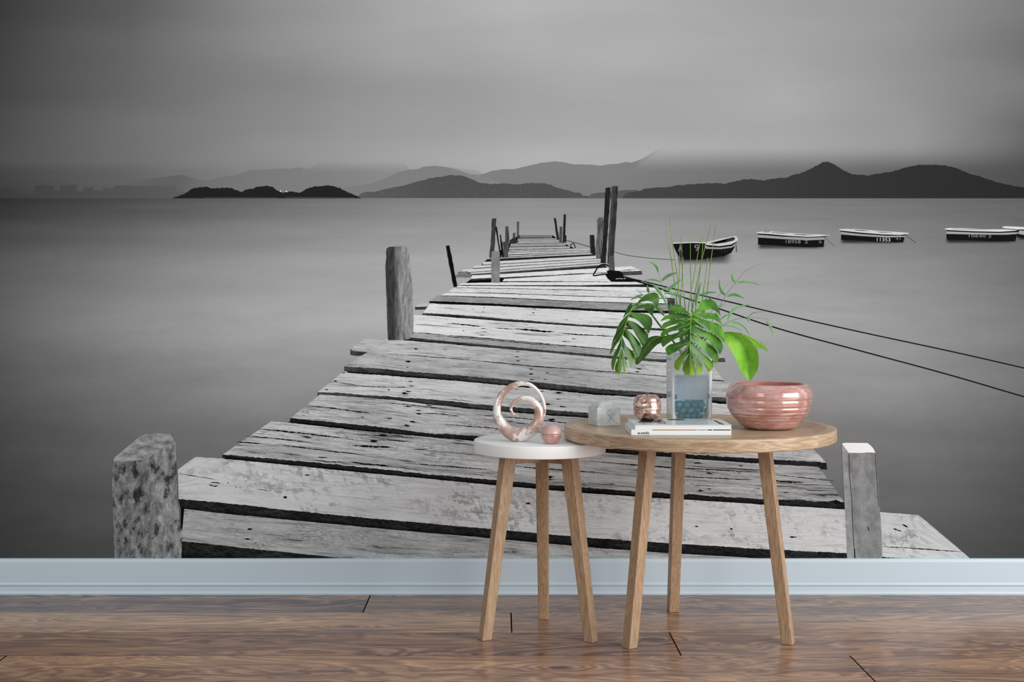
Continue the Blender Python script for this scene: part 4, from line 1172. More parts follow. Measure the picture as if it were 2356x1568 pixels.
# stepped lid with a cushion dome
V, Fc = [], []
rings = [(0.085, 0.0425), (0.085, 0.0462), (0.10, 0.0470), (0.13, 0.0472), (0.14, 0.0500), (0.17, 0.0528), (0.23, 0.0550), (0.33, 0.0563), (0.45, 0.0567)]
for ins, z in rings:
    q = 6
    loop = []
    rc = 0.12 if z > 0.0475 else 0.03
    for (a, c, st) in ((1 - ins, 1 - ins, 0), (ins, 1 - ins, 1), (ins, ins, 2), (1 - ins, ins, 3)):
        rr = min(rc, 0.5 - ins)
        ccx = a - rr if st in (0, 3) else a + rr
        ccy = c - rr if st in (0, 1) else c + rr
        for i in range(q):
            an = PI / 2 * (st + i / (q - 1))
            loop.append((ccx + rr * math.cos(an), ccy + rr * math.sin(an)))
    for u, v in loop: V.append(Vector((c0.x, c0.y, ZT + z)) + cr * u + cl_ * v)
n = 24
for a in range(len(rings) - 1):
    for i in range(n): Fc.append((a * n + i, a * n + (i + 1) % n, (a + 1) * n + (i + 1) % n, (a + 1) * n + i))
Fc.append(tuple(range((len(rings) - 1) * n, len(rings) * n))); Fc.append(tuple(reversed(range(n))))
lid = mesh('lid', V, Fc, M_marble, mb, smooth=True)
bevel(lid, 0.0003, 2, 40)

# ---- the two paperbacks
M_page = plain('page_edges', rgb(226, 230, 230), 0.7, 0, 0.2)
M_cover = plain('white_glossy_cover', rgb(236, 240, 241), 0.16, 0, 0.5)
M_black = plain('black_print', rgb(20, 21, 24), 0.45, 0, 0.12)
M_brown = plain('dark_brown_print', rgb(40, 28, 24), 0.4, 0, 0.15)
M_tan = plain('tan_print', rgb(176, 124, 66), 0.25, 0, 0.5)
M_blue = plain('blue_print', rgb(70, 128, 198), 0.25, 0, 0.5)
M_green = plain('green_print', rgb(92, 112, 74), 0.25, 0, 0.5)
M_greyp = plain('grey_print', rgb(150, 154, 158), 0.25, 0, 0.5)


def book(x0, x1, y0, y1, z0, z1, label, spine_front):
    b = empty('paperback_book', ((x0 + x1) / 2, (y0 + y1) / 2, z0), label, 'book', 'stacked paperbacks')
    t = 0.0006
    e = 0.0 if spine_front else 0.0012
    parts = [box(x0, x1, y0, y1, z0, z0 + t), box(x0, x1, y0, y1, z1 - t, z1)]
    parts.append(box(x0, x1, y0, y0 + t, z0 + t, z1 - t) if spine_front else box(x0, x1, y1 - t, y1, z0 + t, z1 - t))
    V, Fc = join(*parts)
    mesh('cover', V, Fc, M_cover, b)
    ya, yb = (y0 + t, y1 - 0.0015) if spine_front else (y0 + e, y1 - t)
    V, Fc = box(x0 + 0.0012, x1 - 0.0012, ya, yb, z0 + t, z1 - t)
    mesh('page_block', V, Fc, M_page, b)
    return b


zb1, zb2 = ZT + 0.0118, ZT + 0.0218
bk1 = book(0.2885, 0.5055, 2.7845, 2.938, ZT, zb1, 'lower paperback with the black word space on its white spine', True)
bk2 = book(0.2960, 0.5072, 2.7862, 2.9405, zb1 + 0.0002, zb2, 'upper paperback with a dark photograph on its white cover', False)


def on_cover(name, b, u0, u1, v0, v1, z, mat, bx):
    x0, x1, y0, y1 = bx
    X = lambda u: x0 + (x1 - x0) * u
    Y = lambda v: y0 + (y1 - y0) * v
    pts = [(u0, v0), (u1, v0), (u1, v1), (u0, v1)]
    return mesh(name, [(X(u), Y(v), z) for u, v in pts], [(0, 1, 2, 3)], mat, b)


def quad_on(name, b, pts, z, mat):
    return mesh(name, [(x, y, z) for x, y in pts], [tuple(range(len(pts)))], mat, b)


# spine lettering, upside down as in the photograph
V, Fc = letters('space', 1.0, 0.0, 0.018)
x0 = min(v.x for v in V); x1 = max(v.x for v in V); y0 = min(v.y for v in V); y1 = max(v.y for v in V)
a, b_ = at(1467, 1000, 2.7843), at(1493.5, 1000, 2.7843)
W = [(b_.x - (v.x - x0) / (x1 - x0) * (b_.x - a.x), 2.7843, ZT + 0.0078 - (v.y - y0) / (y1 - y0) * 0.0062) for v in V]
mesh('spine_lettering', W, Fc, M_black, bk1)['label'] = 'black upside-down lettering'
# what shows of the lower cover along the gap
for xa, xb, m in ((0.3345, 0.4310, M_tan), (0.4330, 0.4520, M_greyp), (0.4540, 0.4640, M_black), (0.4660, 0.5040, M_black)):
    quad_on('cover_picture', bk1, [(xa, 2.7846), (xb, 2.7846), (xb, 2.7862), (xa, 2.7862)], zb1 + 0.0001, m)
    V, Fc = box(xa, xb, 2.78435, 2.7846, zb1 - 0.0016, zb1 + 0.00005)
    mesh('cover_picture', V, Fc, m, bk1)
zc = zb2 + 0.0001
C = lambda cx, cy: (lambda p: (p.x, p.y))(Vector(((1300 + cx / 5.89 - PX0) * ((EYE - zc) * F / (840 + cy / 5.89 - PY0)) / F, (EYE - zc) * F / (840 + cy / 5.89 - PY0), 0)))
pic = quad_on('cover_photo', bk2, [C(985, 772), C(1180, 775), C(1215, 738), C(1040, 735)], zc, M_brown); pic['label'] = 'dark brown cover photograph'
quad_on('cover_photo', bk2, [C(1190, 772), C(1375, 775), C(1310, 728), C(1230, 730)], zc, M_brown)
quad_on('cover_photo', bk2, [C(1310, 768), C(1350, 790), C(1372, 786), C(1330, 745), C(1285, 735)], zc + 0.0001, M_tan)
quad_on('cover_photo', bk2, [C(1215, 757), C(1245, 757), C(1258, 738), C(1232, 737)], zc + 0.0001, M_greyp)
quad_on('cover_photo', bk2, [C(1110, 752), C(1172, 755), C(1186, 740), C(1130, 738)], zc + 0.0001, M_black)
quad_on('cover_stripe', bk2, [C(1255, 785), C(1330, 792), C(1395, 800), C(1330, 785), C(1270, 776)], zc + 0.0001, M_blue)['label'] = 'blue shape'
quad_on('cover_photo', bk2, [C(1390, 743), C(1635, 743), C(1605, 725), C(1375, 725)], zc, M_green)
quad_on('cover_photo', bk2, [C(1420, 740), C(1560, 740), C(1540, 729), C(1410, 729)], zc + 0.0001, M_brown)
quad_on('barcode', bk2, [C(1035, 795), C(1080, 795), C(1075, 786), C(1030, 786)], zc, M_greyp)
# big black title running towards the viewer along the right edge
V, Fc = letters('space', 1.0, 0.0, 0.03)
x0 = min(v.x for v in V); x1 = max(v.x for v in V); y0 = min(v.y for v in V); y1 = max(v.y for v in V)
P00, P10, P01 = C(2100, 802), C(1985, 748), C(2165, 800)
W = []
for v in V:
    u = (v.x - x0) / (x1 - x0); t = (v.y - y0) / (y1 - y0)
    W.append((P00[0] + (P10[0] - P00[0]) * u + (P01[0] - P00[0]) * t, P00[1] + (P10[1] - P00[1]) * u + (P01[1] - P00[1]) * t, zc + 0.0001))
mesh('cover_title', W, Fc, M_black, bk2)['label'] = 'bold black title'
V, Fc = letters('space', 1.0, 0.0, 0.0)
x0 = min(v.x for v in V); x1 = max(v.x for v in V); y0 = min(v.y for v in V); y1 = max(v.y for v in V)
P00, P10, P01 = C(1955, 738), C(1925, 722), C(2000, 738)
W = []
for v in V:
    u = (v.x - x0) / (x1 - x0); t = (v.y - y0) / (y1 - y0)
    W.append((P00[0] + (P10[0] - P00[0]) * u + (P01[0] - P00[0]) * t, P00[1] + (P10[1] - P00[1]) * u + (P01[1] - P00[1]) * t, zc + 0.0001))
mesh('cover_title', W, Fc, M_greyp, bk2)

# ---- small copper votive on the books
k = NT('copper_lustre_glaze')
co = k.coord('Object')
n1 = k.noise(k.scaled(co, (1, 1, 2.2)), 75, 5, 0.65, 0.5)
n2 = k.noise(k.scaled(co, (1, 1, 3.0), (2, 2, 2)), 34, 3, 0.55, 0.6)
c = k.ramp(n1, [(0.36, rgb(142, 88, 66)), (0.50, rgb(196, 156, 142)), (0.64, rgb(214, 184, 172))])
c = k.mix(k.framp(n2, [(0.56, 0.0), (0.60, 1.0)]), c, rgb(238, 222, 212))
M_votive = k.done(k.bsdf(c, 0.16, 0.55, 0.5, coat=0.5, coat_rough=0.05))
vx, vy, vz = 0.3384, 2.9165, zb2 + 0.0003
prof = [(0.0, 0.0), (0.0175, 0.0), (0.0205, 0.0012), (0.0250, 0.0050), (0.0292, 0.0100), (0.0308, 0.0145), (0.0315, 0.0185), (0.0302, 0.0200), (0.0312, 0.0220), (0.0318, 0.0300), (0.0314, 0.0370),
        (0.0300, 0.0395), (0.0312, 0.0410), (0.0308, 0.0430), (0.0292, 0.0450), (0.0296, 0.0465), (0.0272, 0.0500), (0.0240, 0.0530), (0.0205, 0.0548), (0.0180, 0.0552), (0.0168, 0.0545), (0.0172, 0.0520),
        (0.0230, 0.0460), (0.0280, 0.0300), (0.0240, 0.0080), (0.0, 0.0060)]
pr = [(a, vz + b) for a, b in prof]
V, Fc = lathe(vx, vy, pr, 72, close_bottom=False)
vt = mesh('votive_holder', V, Fc, M_votive, None, smooth=True, loc=(vx, vy, vz))
tag(vt, 'small round copper glazed votive holder standing on the books', 'candle holder')

# ---- the large ribbed bowl
k = NT('pink_copper_glaze')
co = k.coord('Object')
n1 = k.noise(k.scaled(co, (1, 1, 2.6)), 22, 5, 0.62, 0.5)
n2 = k.noise(k.scaled(co, (1, 1, 4.0), (5, 1, 3)), 60, 4, 0.6, 0.4)
c = k.ramp(n1, [(0.34, rgb(188, 132, 120)), (0.50, rgb(206, 158, 150)), (0.66, rgb(218, 182, 176))])
c = k.mix(k.framp(k.math('MULTIPLY', n2, k.framp(n1, [(0.4, 0.6), (0.6, 1.0)])), [(0.55, 0.0), (0.58, 0.8)]), c, rgb(226, 198, 188))
M_bowl = k.done(k.bsdf(c, 0.15, 0.30, 0.5, coat=0.9, coat_rough=0.04, bump=n2, bump_str=0.16, bump_dist=0.0014))
ox, oy = 0.6170, 2.9255
base = [(885, 250), (878, 285), (866, 325), (845, 362), (815, 396), (770, 434), (720, 482), (680, 512), (640, 537), (575, 560), (520, 567), (470, 570), (420, 573), (385, 572), (345, 560), (310, 540), (285, 522), (268, 508)]
base = catmull(base, 90)
S = 2.925 / F / 5.89
ribs = [(335, 5), (385, 7), (466, 18), (562, 22), (628, 20), (676, 16), (716, 14), (762, 12), (812, 10)]
pr = []
for cy, rr in base:
    g = sum(w * math.exp(-((cy - y) / 11.0) ** 2) for y, w in ribs)
    pr.append(((rr + 4 - g * 0.55) * S, ZT + (885 - cy) * S * 1.0))
h = pr[-1][1] - ZT
kz = 0.1018 / h
pr = [(a, ZT + (b - ZT) * kz) for a, b in pr]
rim = pr[-1]
pr = [(0.0, ZT)] + pr + [(rim[0] - 0.0015, rim[1] + 0.0012), (rim[0] - 0.006, rim[1] + 0.0014), (rim[0] - 0.0085, rim[1] - 0.0003)]
inner = [(0.078, -0.012), (0.0865, -0.035), (0.0845, -0.058), (0.0700, -0.080), (0.0420, -0.0935), (0.0, -0.0950)]
pr += [(a, rim[1] + b) for a, b in inner]
V, Fc = lathe(ox, oy, pr, 128, close_bottom=False)
ni = (len(pr) - len(inner) - 1) * 128
M_inside = plain('dark_rose_bowl_inside', rgb(176, 104, 94), 0.5, 0.1, 0.4)
bw = mesh('ribbed_bowl', V, Fc, [M_bowl, M_inside], None, smooth=True, loc=(ox, oy, ZT), fmat=[1 if i >= ni else 0 for i in range(len(Fc))])
tag(bw, 'large round pink copper glazed bowl with horizontal ribs at the right of the oak table', 'bowl')

# ================================================================ the glass vase and what stands in it
def rring(cx, cy, hx, hy, rc, z, q=7):
    out = []
    rc = min(rc, hx, hy)
    for sx, sy, st in ((1, 1, 0), (-1, 1, 1), (-1, -1, 2), (1, -1, 3)):
        for i in range(q):
            a = PI / 2 * (st + i / (q - 1))
            out.append((cx + sx * (hx - rc) + rc * math.cos(a), cy + sy * (hy - rc) + rc * math.sin(a), z))
    return out


def loft(rings, cap0=True, cap1=True):
    n = len(rings[0]); V = [p for r_ in rings for p in r_]; Fc = []
    for a in range(len(rings) - 1):
        for i in range(n): Fc.append((a * n + i, a * n + (i + 1) % n, (a + 1) * n + (i + 1) % n, (a + 1) * n + i))
    if cap0: Fc.append(tuple(reversed(range(n))))
    if cap1: Fc.append(tuple(range((len(rings) - 1) * n, len(rings) * n)))
    return V, Fc


def clear(name, tint, milk, body, rough=0.03, ior=1.45, walls=None):
    """see-through material: tinted clear pane with a little milky body and a glossy skin;
    walls = (half width, milk) for the thick glass outside the cavity"""
    k = NT(name)
    tr = k.t.nodes.new('ShaderNodeBsdfTransparent'); tr.inputs[0].default_value = tint
    di = k.t.nodes.new('ShaderNodeBsdfDiffuse'); di.inputs[0].default_value = body
    tl = k.t.nodes.new('ShaderNodeBsdfTranslucent'); tl.inputs[0].default_value = body
    m0 = k.t.nodes.new('ShaderNodeMixShader'); m0.inputs[0].default_value = 0.25
    k.t.links.new(di.outputs[0], m0.inputs[1]); k.t.links.new(tl.outputs[0], m0.inputs[2])
    m1 = k.t.nodes.new('ShaderNodeMixShader'); m1.inputs[0].default_value = milk
    if walls:
        x, y, z = k.xyz(k.coord('Object'))
        half = k.math('SUBTRACT', walls[0], k.framp(k.math('MULTIPLY', z, 20.0), [(0.20, 0.016), (0.28, 0.0095), (0.42, 0.0045), (0.62, 0.0015), (0.9, 0.0)]))
        e = k.math('SUBTRACT', k.math('ABSOLUTE', x), half)
        f = k.framp(k.math('MULTIPLY', e, 200.0), [(0.0, milk), (0.35, walls[1])])
        low = k.framp(k.math('MULTIPLY', z, 20.0), [(0.22, walls[1]), (0.27, milk)])
        up = k.framp(k.math('MULTIPLY', z, 5.0), [(0.55, 0.0), (0.60, walls[2])])
        k.put(m1.inputs[0], k.math('MAXIMUM', k.math('MAXIMUM', f, low), up))
    k.t.links.new(tr.outputs[0], m1.inputs[1]); k.t.links.new(m0.outputs[0], m1.inputs[2])
    gl = k.t.nodes.new('ShaderNodeBsdfGlossy'); gl.inputs['Roughness'].default_value = rough
    fr = k.t.nodes.new('ShaderNodeFresnel'); fr.inputs[0].default_value = ior
    m2 = k.t.nodes.new('ShaderNodeMixShader')
    k.put(m2.inputs[0], k.math('MULTIPLY', fr.outputs[0], 0.7))
    k.t.links.new(m1.outputs[0], m2.inputs[1]); k.t.links.new(gl.outputs[0], m2.inputs[2])
    return k.done(m2.outputs[0])


GX, GY, GH = 0.4447, 2.995, 0.047
GT = 0.6480
M_glass = clear('pale_blue_glass', (0.98, 0.99, 0.995, 1), 0.055, (0.95, 0.985, 1.0, 1), walls=(0.0395, 0.72, 0.26))
vase = empty('glass_vase', (GX, GY, ZT), 'square clear pale blue glass vase with a printed grey label behind the books', 'vase')
outer = [rring(GX, GY, GH - 0.003, GH - 0.003, 0.004, ZT), rring(GX, GY, GH, GH, 0.005, ZT + 0.003), rring(GX, GY, GH, GH, 0.005, GT - 0.0015), rring(GX, GY, GH - 0.0015, GH - 0.0015, 0.004, GT)]
ci = 0.0395
cav = [rring(GX, GY, ci + 0.0012, ci + 0.0012, 0.005, GT), rring(GX, GY, ci, ci, 0.006, GT - 0.0015), rring(GX, GY, ci, ci, 0.009, 0.522), rring(GX, GY, ci - 0.0012, ci - 0.0012, 0.011, 0.506),
       rring(GX, GY, ci - 0.0045, ci - 0.0045, 0.013, 0.494), rring(GX, GY, ci - 0.0095, ci - 0.0095, 0.014, 0.486), rring(GX, GY, ci - 0.018, ci - 0.018, 0.014, 0.4815), rring(GX, GY, 0.006, 0.006, 0.006, 0.480)]
V, Fc = loft(outer + cav)
mesh('glass_body', V, Fc, M_glass, vase)
# label printed on the front pane
YF = GY - GH - 0.0003
k = NT('grey_label'); nz = k.noise(k.coord(), 90, 3)
M_label = k.done(k.bsdf(k.mix(nz, rgb(134, 144, 150), rgb(146, 156, 160)), 0.35, 0, 0.4))
M_lab_txt = plain('pale_blue_print', rgb(140, 170, 206), 0.4, 0, 0.3)
la, lb = at(1557.6, 863.4, YF), at(1626.6, 918.6, YF)
lab = mesh('label', [(la.x, YF, lb.z), (lb.x, YF, lb.z), (lb.x, YF, la.z), (la.x, YF, la.z)], [(0, 1, 2, 3)], M_label, vase)
lab['label'] = 'flat grey rectangular label'


def frame_lines(x0, x1, y0, y1, w):
    out = []
    for q in ((x0, x1, y0, y0 + w), (x0, x1, y1 - w, y1), (x0, x0 + w, y0, y1), (x1 - w, x1, y0, y1)):
        a, b = at(q[0], q[2], YF - 0.0002), at(q[1], q[3], YF - 0.0002)
        out.append(([(a.x, YF - 0.0002, b.z), (b.x, YF - 0.0002, b.z), (b.x, YF - 0.0002, a.z), (a.x, YF - 0.0002, a.z)], [(0, 1, 2, 3)]))
    return join(*out)


V, Fc = frame_lines(1555.6, 1628.0, 860.6, 921.0, 0.6)
mesh('label_frame', V, Fc, plain('label_frame_print', rgb(140, 160, 186), 0.4, 0, 0.3), lab)
V, Fc = frame_lines(1560.0, 1625.4, 862.4, 919.0, 0.5)
mesh('label_frame', V, Fc, M_lab_txt, lab)
for text, x, y, h in (('ac', 1587.5, 871, 4.2), ('s', 1567, 877.5, 4.0), ('n', 1588, 877, 4.2), ('e', 1608.6, 877.4, 4.4), ('d', 1566.6, 884.4, 5.4), ('c', 1578.4, 884.6, 4.2), ('t', 1591, 884.4, 5), ('xt', 1610.4, 884.2, 5),
                      ('al', 1566, 891.4, 5.6), ('x', 1579.4, 891.6, 4.2), ('/', 1590.6, 891.2, 5), ('res', 1613, 891.4, 4.6), ('th', 1565, 898, 5.6), ('o', 1580.6, 898.4, 4.2), ('cl', 1609.6, 898, 5.4),
                      ('thing yo', 1573.6, 905, 6.6), ('ry', 1610, 905.4, 5.8), ('is nothi', 1572.6, 911.6, 5.4)):
    v, f = letters(text, 1.0, 0.0, 0.012)
    x0 = min(p.x for p in v); x1 = max(p.x for p in v); y0 = min(p.y for p in v); y1 = max(p.y for p in v)
    s = h / (y1 - y0)
    W = [at(x + (p.x - (x0 + x1) / 2) * s, y - (p.y - (y0 + y1) / 2) * s, YF - 0.0002) for p in v]
    mesh('lettering', W, f, M_lab_txt, lab)

# water
M_water = clear('blue_tinted_water', (0.84, 0.94, 1.0, 1), 0.035, (0.45, 0.68, 0.98, 1), 0.02, 1.12)
wr = []
for i, (h_, rc, z) in enumerate([(0.006, 0.006, 0.4806), (ci - 0.0185, 0.014, 0.4821), (ci - 0.0100, 0.014, 0.4866), (ci - 0.0050, 0.013, 0.4946), (ci - 0.0018, 0.011, 0.5066), (ci - 0.0006, 0.009, 0.5226), (ci - 0.0006, 0.006, 0.583)]):
    wr.append(rring(GX, GY, h_, h_, rc, z))
V, Fc = loft(wr)
w = mesh('water', V, Fc, M_water, None, loc=(GX, GY, 0.48))
tag(w, 'blue tinted water in the glass vase', 'water', kind='stuff')

# pebbles
k = NT('teal_pebble')
oi = k.t.nodes.new('ShaderNodeObjectInfo')
M_peb = k.done(k.bsdf(k.ramp(k.math('MULTIPLY_ADD', k.noise(k.coord(), 120, 3), 0.4, k.math('MULTIPLY', oi.outputs['Random'], 0.6)), [(0.2, rgb(20, 132, 138)), (0.8, rgb(60, 184, 178))]), 0.35, 0, 0.4))
proto = None
rnd = random.Random(5)
for lay in range(3):
    for iy in range(4):
        nx = 4 if (iy + lay) % 2 == 0 else 3
        for ix in range(nx):
            half = 0.0262 if lay > 0 else 0.0205
            x = GX + (-half + 2 * half * ix / (nx - 1)) if nx > 1 else GX
            if nx == 3: x = GX + (-half * 0.66 + 2 * half * 0.66 * ix / 2)
            y = GY + (-half + 2 * half * iy / 3)
            z = 0.4905 + lay * 0.0138
            if proto is None:
                bm = bmesh.new(); bmesh.ops.create_icosphere(bm, subdivisions=3, radius=1.0)
                for v in bm.verts: v.co *= 1 + 0.05 * math.sin(3 * v.co.x + 1) + 0.04 * math.cos(4 * v.co.y)
                V = [v.co.copy() for v in bm.verts]; Fc = [tuple(v.index for v in f.verts) for f in bm.faces]; bm.free()
                o = proto = mesh('pebble', V, Fc, M_peb, None, smooth=True)
            else:
                o = proto.copy(); COL.objects.link(o)
            o.location = (x, y, z)
            o.scale = (rnd.uniform(0.0072, 0.0080), rnd.uniform(0.0058, 0.0064), rnd.uniform(0.0058, 0.0065))
            o.rotation_euler = (rnd.uniform(-.25, .25), rnd.uniform(-.4, .4), rnd.uniform(-.5, .5))
            tag(o, 'smooth teal pebble lying at the bottom of the glass vase', 'pebble', 'teal pebbles in the glass vase')


# ================================================================ leaves and stems
def foliage(name, young, mid, old, tip=None, rough=0.36, stripes=0.0):
    """leaf tissue; uv = (distance from the midrib, position along the leaf 0..1)"""
    k = NT(name)
    uv = k.coord('UV')
    u, v, _ = k.xyz(uv)
    n1 = k.noise(k.coord(), 55, 4, 0.6)
    n2 = k.noise(k.coord(), 16, 2, 0.5)
    c = k.ramp(k.math('ADD', k.math('MULTIPLY', n2, 0.65), k.math('MULTIPLY', n1, 0.35)), [(0.34, old), (0.5, mid), (0.66, young)])
    if tip: c = k.mix(k.framp(k.math('ADD', v, k.math('MULTIPLY', k.math('SUBTRACT', n2, 0.5), 0.5)), [(0.62, 0.0), (1.05, 0.75)]), c, tip)
    if stripes:
        s = k.math('SINE', k.math('MULTIPLY', k.math('ADD', v, k.math('MULTIPLY', k.math('ABSOLUTE', u), -0.5)), 140.0))
        c = k.mix(k.framp(k.math('MULTIPLY_ADD', s, 0.5, 0.5), [(0.55, 0.0), (0.95, stripes)]), c, old)
    p = k.bsdf(c, rough, 0, 0.4)
    tl = k.t.nodes.new('ShaderNodeBsdfTranslucent'); k.put(tl.inputs[0], c)
    mx = k.t.nodes.new('ShaderNodeMixShader'); mx.inputs[0].default_value = 0.15
    k.t.links.new(p, mx.inputs[1]); k.t.links.new(tl.outputs[0], mx.inputs[2])
    return k.done(mx.outputs[0])


M_monst = foliage('monstera_leaf_tissue', rgb(104, 172, 44), rgb(66, 122, 32), rgb(40, 84, 28), rgb(150, 190, 62), rough=0.30)
M_monst2 = foliage('monstera_leaf_tissue_deep', rgb(86, 144, 42), rgb(58, 106, 32), rgb(38, 78, 28), rgb(118, 164, 56), rough=0.30)
M_rib = plain('pale_green_rib', rgb(134, 176, 84), 0.45, 0, 0.4)
M_petiole = plain('green_stalk', rgb(72, 116, 44), 0.45, 0, 0.4)
M_ficus = foliage('broad_leaf_tissue', rgb(158, 208, 84), rgb(126, 186, 58), rgb(88, 150, 40), stripes=0.22)
M_ficus_d = foliage('broad_leaf_tissue_deep', rgb(96, 148, 40), rgb(74, 120, 30), rgb(52, 92, 24), stripes=0.3)
M_bleaf = foliage('bamboo_leaf_tissue', rgb(138, 190, 128), rgb(108, 160, 98), rgb(78, 126, 72))
M_bstem = NT('bamboo_stem_skin')
_k = M_bstem
_n = _k.noise(_k.scaled(_k.coord(), (60, 60, 14)), 1.0, 3)
M_bstem = _k.done(_k.bsdf(_k.ramp(_n, [(0.35, rgb(84, 124, 44)), (0.65, rgb(142, 178, 78))]), 0.4, 0, 0.4))
M_twig = plain('grey_green_twig', rgb(92, 122, 78), 0.5, 0, 0.3)


def P5(x, y): return 1380 + x / 5.6, 640 + y / 5.6      # survey sheet of the leaves
def P4(x, y): return 1380 + x / 5.6, 480 + y / 5.6      # survey sheet of the stems


def nearest(pt, line):
    best = None
    L = 0.0; tot = sum(math.dist(a, b) for a, b in zip(line[:-1], line[1:]))
    for a, b in zip(line[:-1], line[1:]):
        dx, dy = b[0] - a[0], b[1] - a[1]; l = math.hypot(dx, dy) or 1e-6
        t = max(0, min(1, ((pt[0] - a[0]) * dx + (pt[1] - a[1]) * dy) / (l * l)))
        q = (a[0] + dx * t, a[1] + dy * t); d = math.dist(pt, q)
        s = (pt[0] - q[0]) * dy - (pt[1] - q[1]) * dx
        if best is None or d < best[0]: best = (d, (L + l * t) / tot, 1 if s > 0 else -1, q)
        L += l
    return best


def leaf_piece(poly, midrib, cell, fold):
    """a lobe: outline -> dense triangulated sheet; returns points with (u, v, crease)"""
    out = catmull(list(poly) + [poly[0]], len(poly) * 4 + 1)[:-1]
    base = min(out, key=lambda p: nearest(p, midrib)[0])
    tip = max(out, key=lambda p: math.dist(p, base))
    x0 = min(p[0] for p in out); x1 = max(p[0] for p in out); y0 = min(p[1] for p in out); y1 = max(p[1] for p in out)
    pts = [Vector(p) for p in out]
    nb = len(pts)
    y = y0 + cell / 2; r = 0
    while y < y1:
        x = x0 + (cell / 2 if r % 2 else cell)
        while x < x1:
            pts.append(Vector((x + random.uniform(-1, 1), y + random.uniform(-1, 1)))); x += cell
        y += cell * 0.87; r += 1
    vs, _, fs, *_r = delaunay_2d_cdt(pts, [(i, (i + 1) % nb) for i in range(nb)], [list(range(nb))], 1, 1e-4)
    res = []
    ax = (tip[0] - base[0], tip[1] - base[1]); al = math.hypot(*ax) or 1
    for v in vs:
        d, s, sg, q = nearest((v.x, v.y), midrib)
        cr = abs((v.x - base[0]) * ax[1] - (v.y - base[1]) * ax[0]) / al
        res.append((v.x, v.y, d * sg, s, cr * fold))
    return res, [tuple(f) for f in fs], (base, tip)


def build_leaf(root, name, lobes, midrib, sheet, depth, mat, ribmat, cell=22, fold=0.35, rib_w=(0.0011, 0.0003), veins=True, thick=0.0004):
    V, Fc, UV = [], [], []
    axes = []
    scale = F * 5.6
    for poly in lobes:
        pts, fs, ax = leaf_piece(poly, midrib, cell, fold)
        b0 = len(V)
        for x, y, u, s, cr in pts:
            px, py = sheet(x, y)
            d0 = depth(x, y)
            V.append(at(px, py, d0 + cr * d0 / scale)); UV.append((u / 1000.0, s))
        Fc += [tuple(reversed([i + b0 for i in f])) for f in fs]
        axes.append(ax)
    o = mesh(name, V, Fc, mat, root, smooth=True, uvs=UV)
    pts = catmull(midrib, 30)
    path = [at(*sheet(x, y), depth(x, y) - 0.0004) for x, y in pts]
    vv, ff = tube(path, [rib_w[0] + (rib_w[1] - rib_w[0]) * i / 29 for i in range(30)], 7, 0.7)
    mesh('midrib', vv, ff, ribmat, root, smooth=True)
    if veins:
        parts = []
        for (b, t) in axes:
            pp = [(b[0] + (t[0] - b[0]) * q, b[1] + (t[1] - b[1]) * q) for q in [i / 9 * 0.86 for i in range(10)]]
            path = [at(*sheet(x, y), depth(x, y) - 0.0001) for x, y in pp]
            parts.append(tube(path, [0.0006 - 0.00045 * i / 9 for i in range(10)], 6, 0.6))
        vv, ff = join(*parts)
        mesh('lateral_veins', vv, ff, ribmat, root, smooth=True)
    return o


def stalk(name, root, pts, r0, r1, mat, n=24, seg=8):
    P = catmull(pts, n)
    vv, ff = tube([Vector(p) for p in P], [r0 + (r1 - r0) * i / (n - 1) for i in range(n)], seg)
    return mesh(name, vv, ff, mat, root, smooth=True)


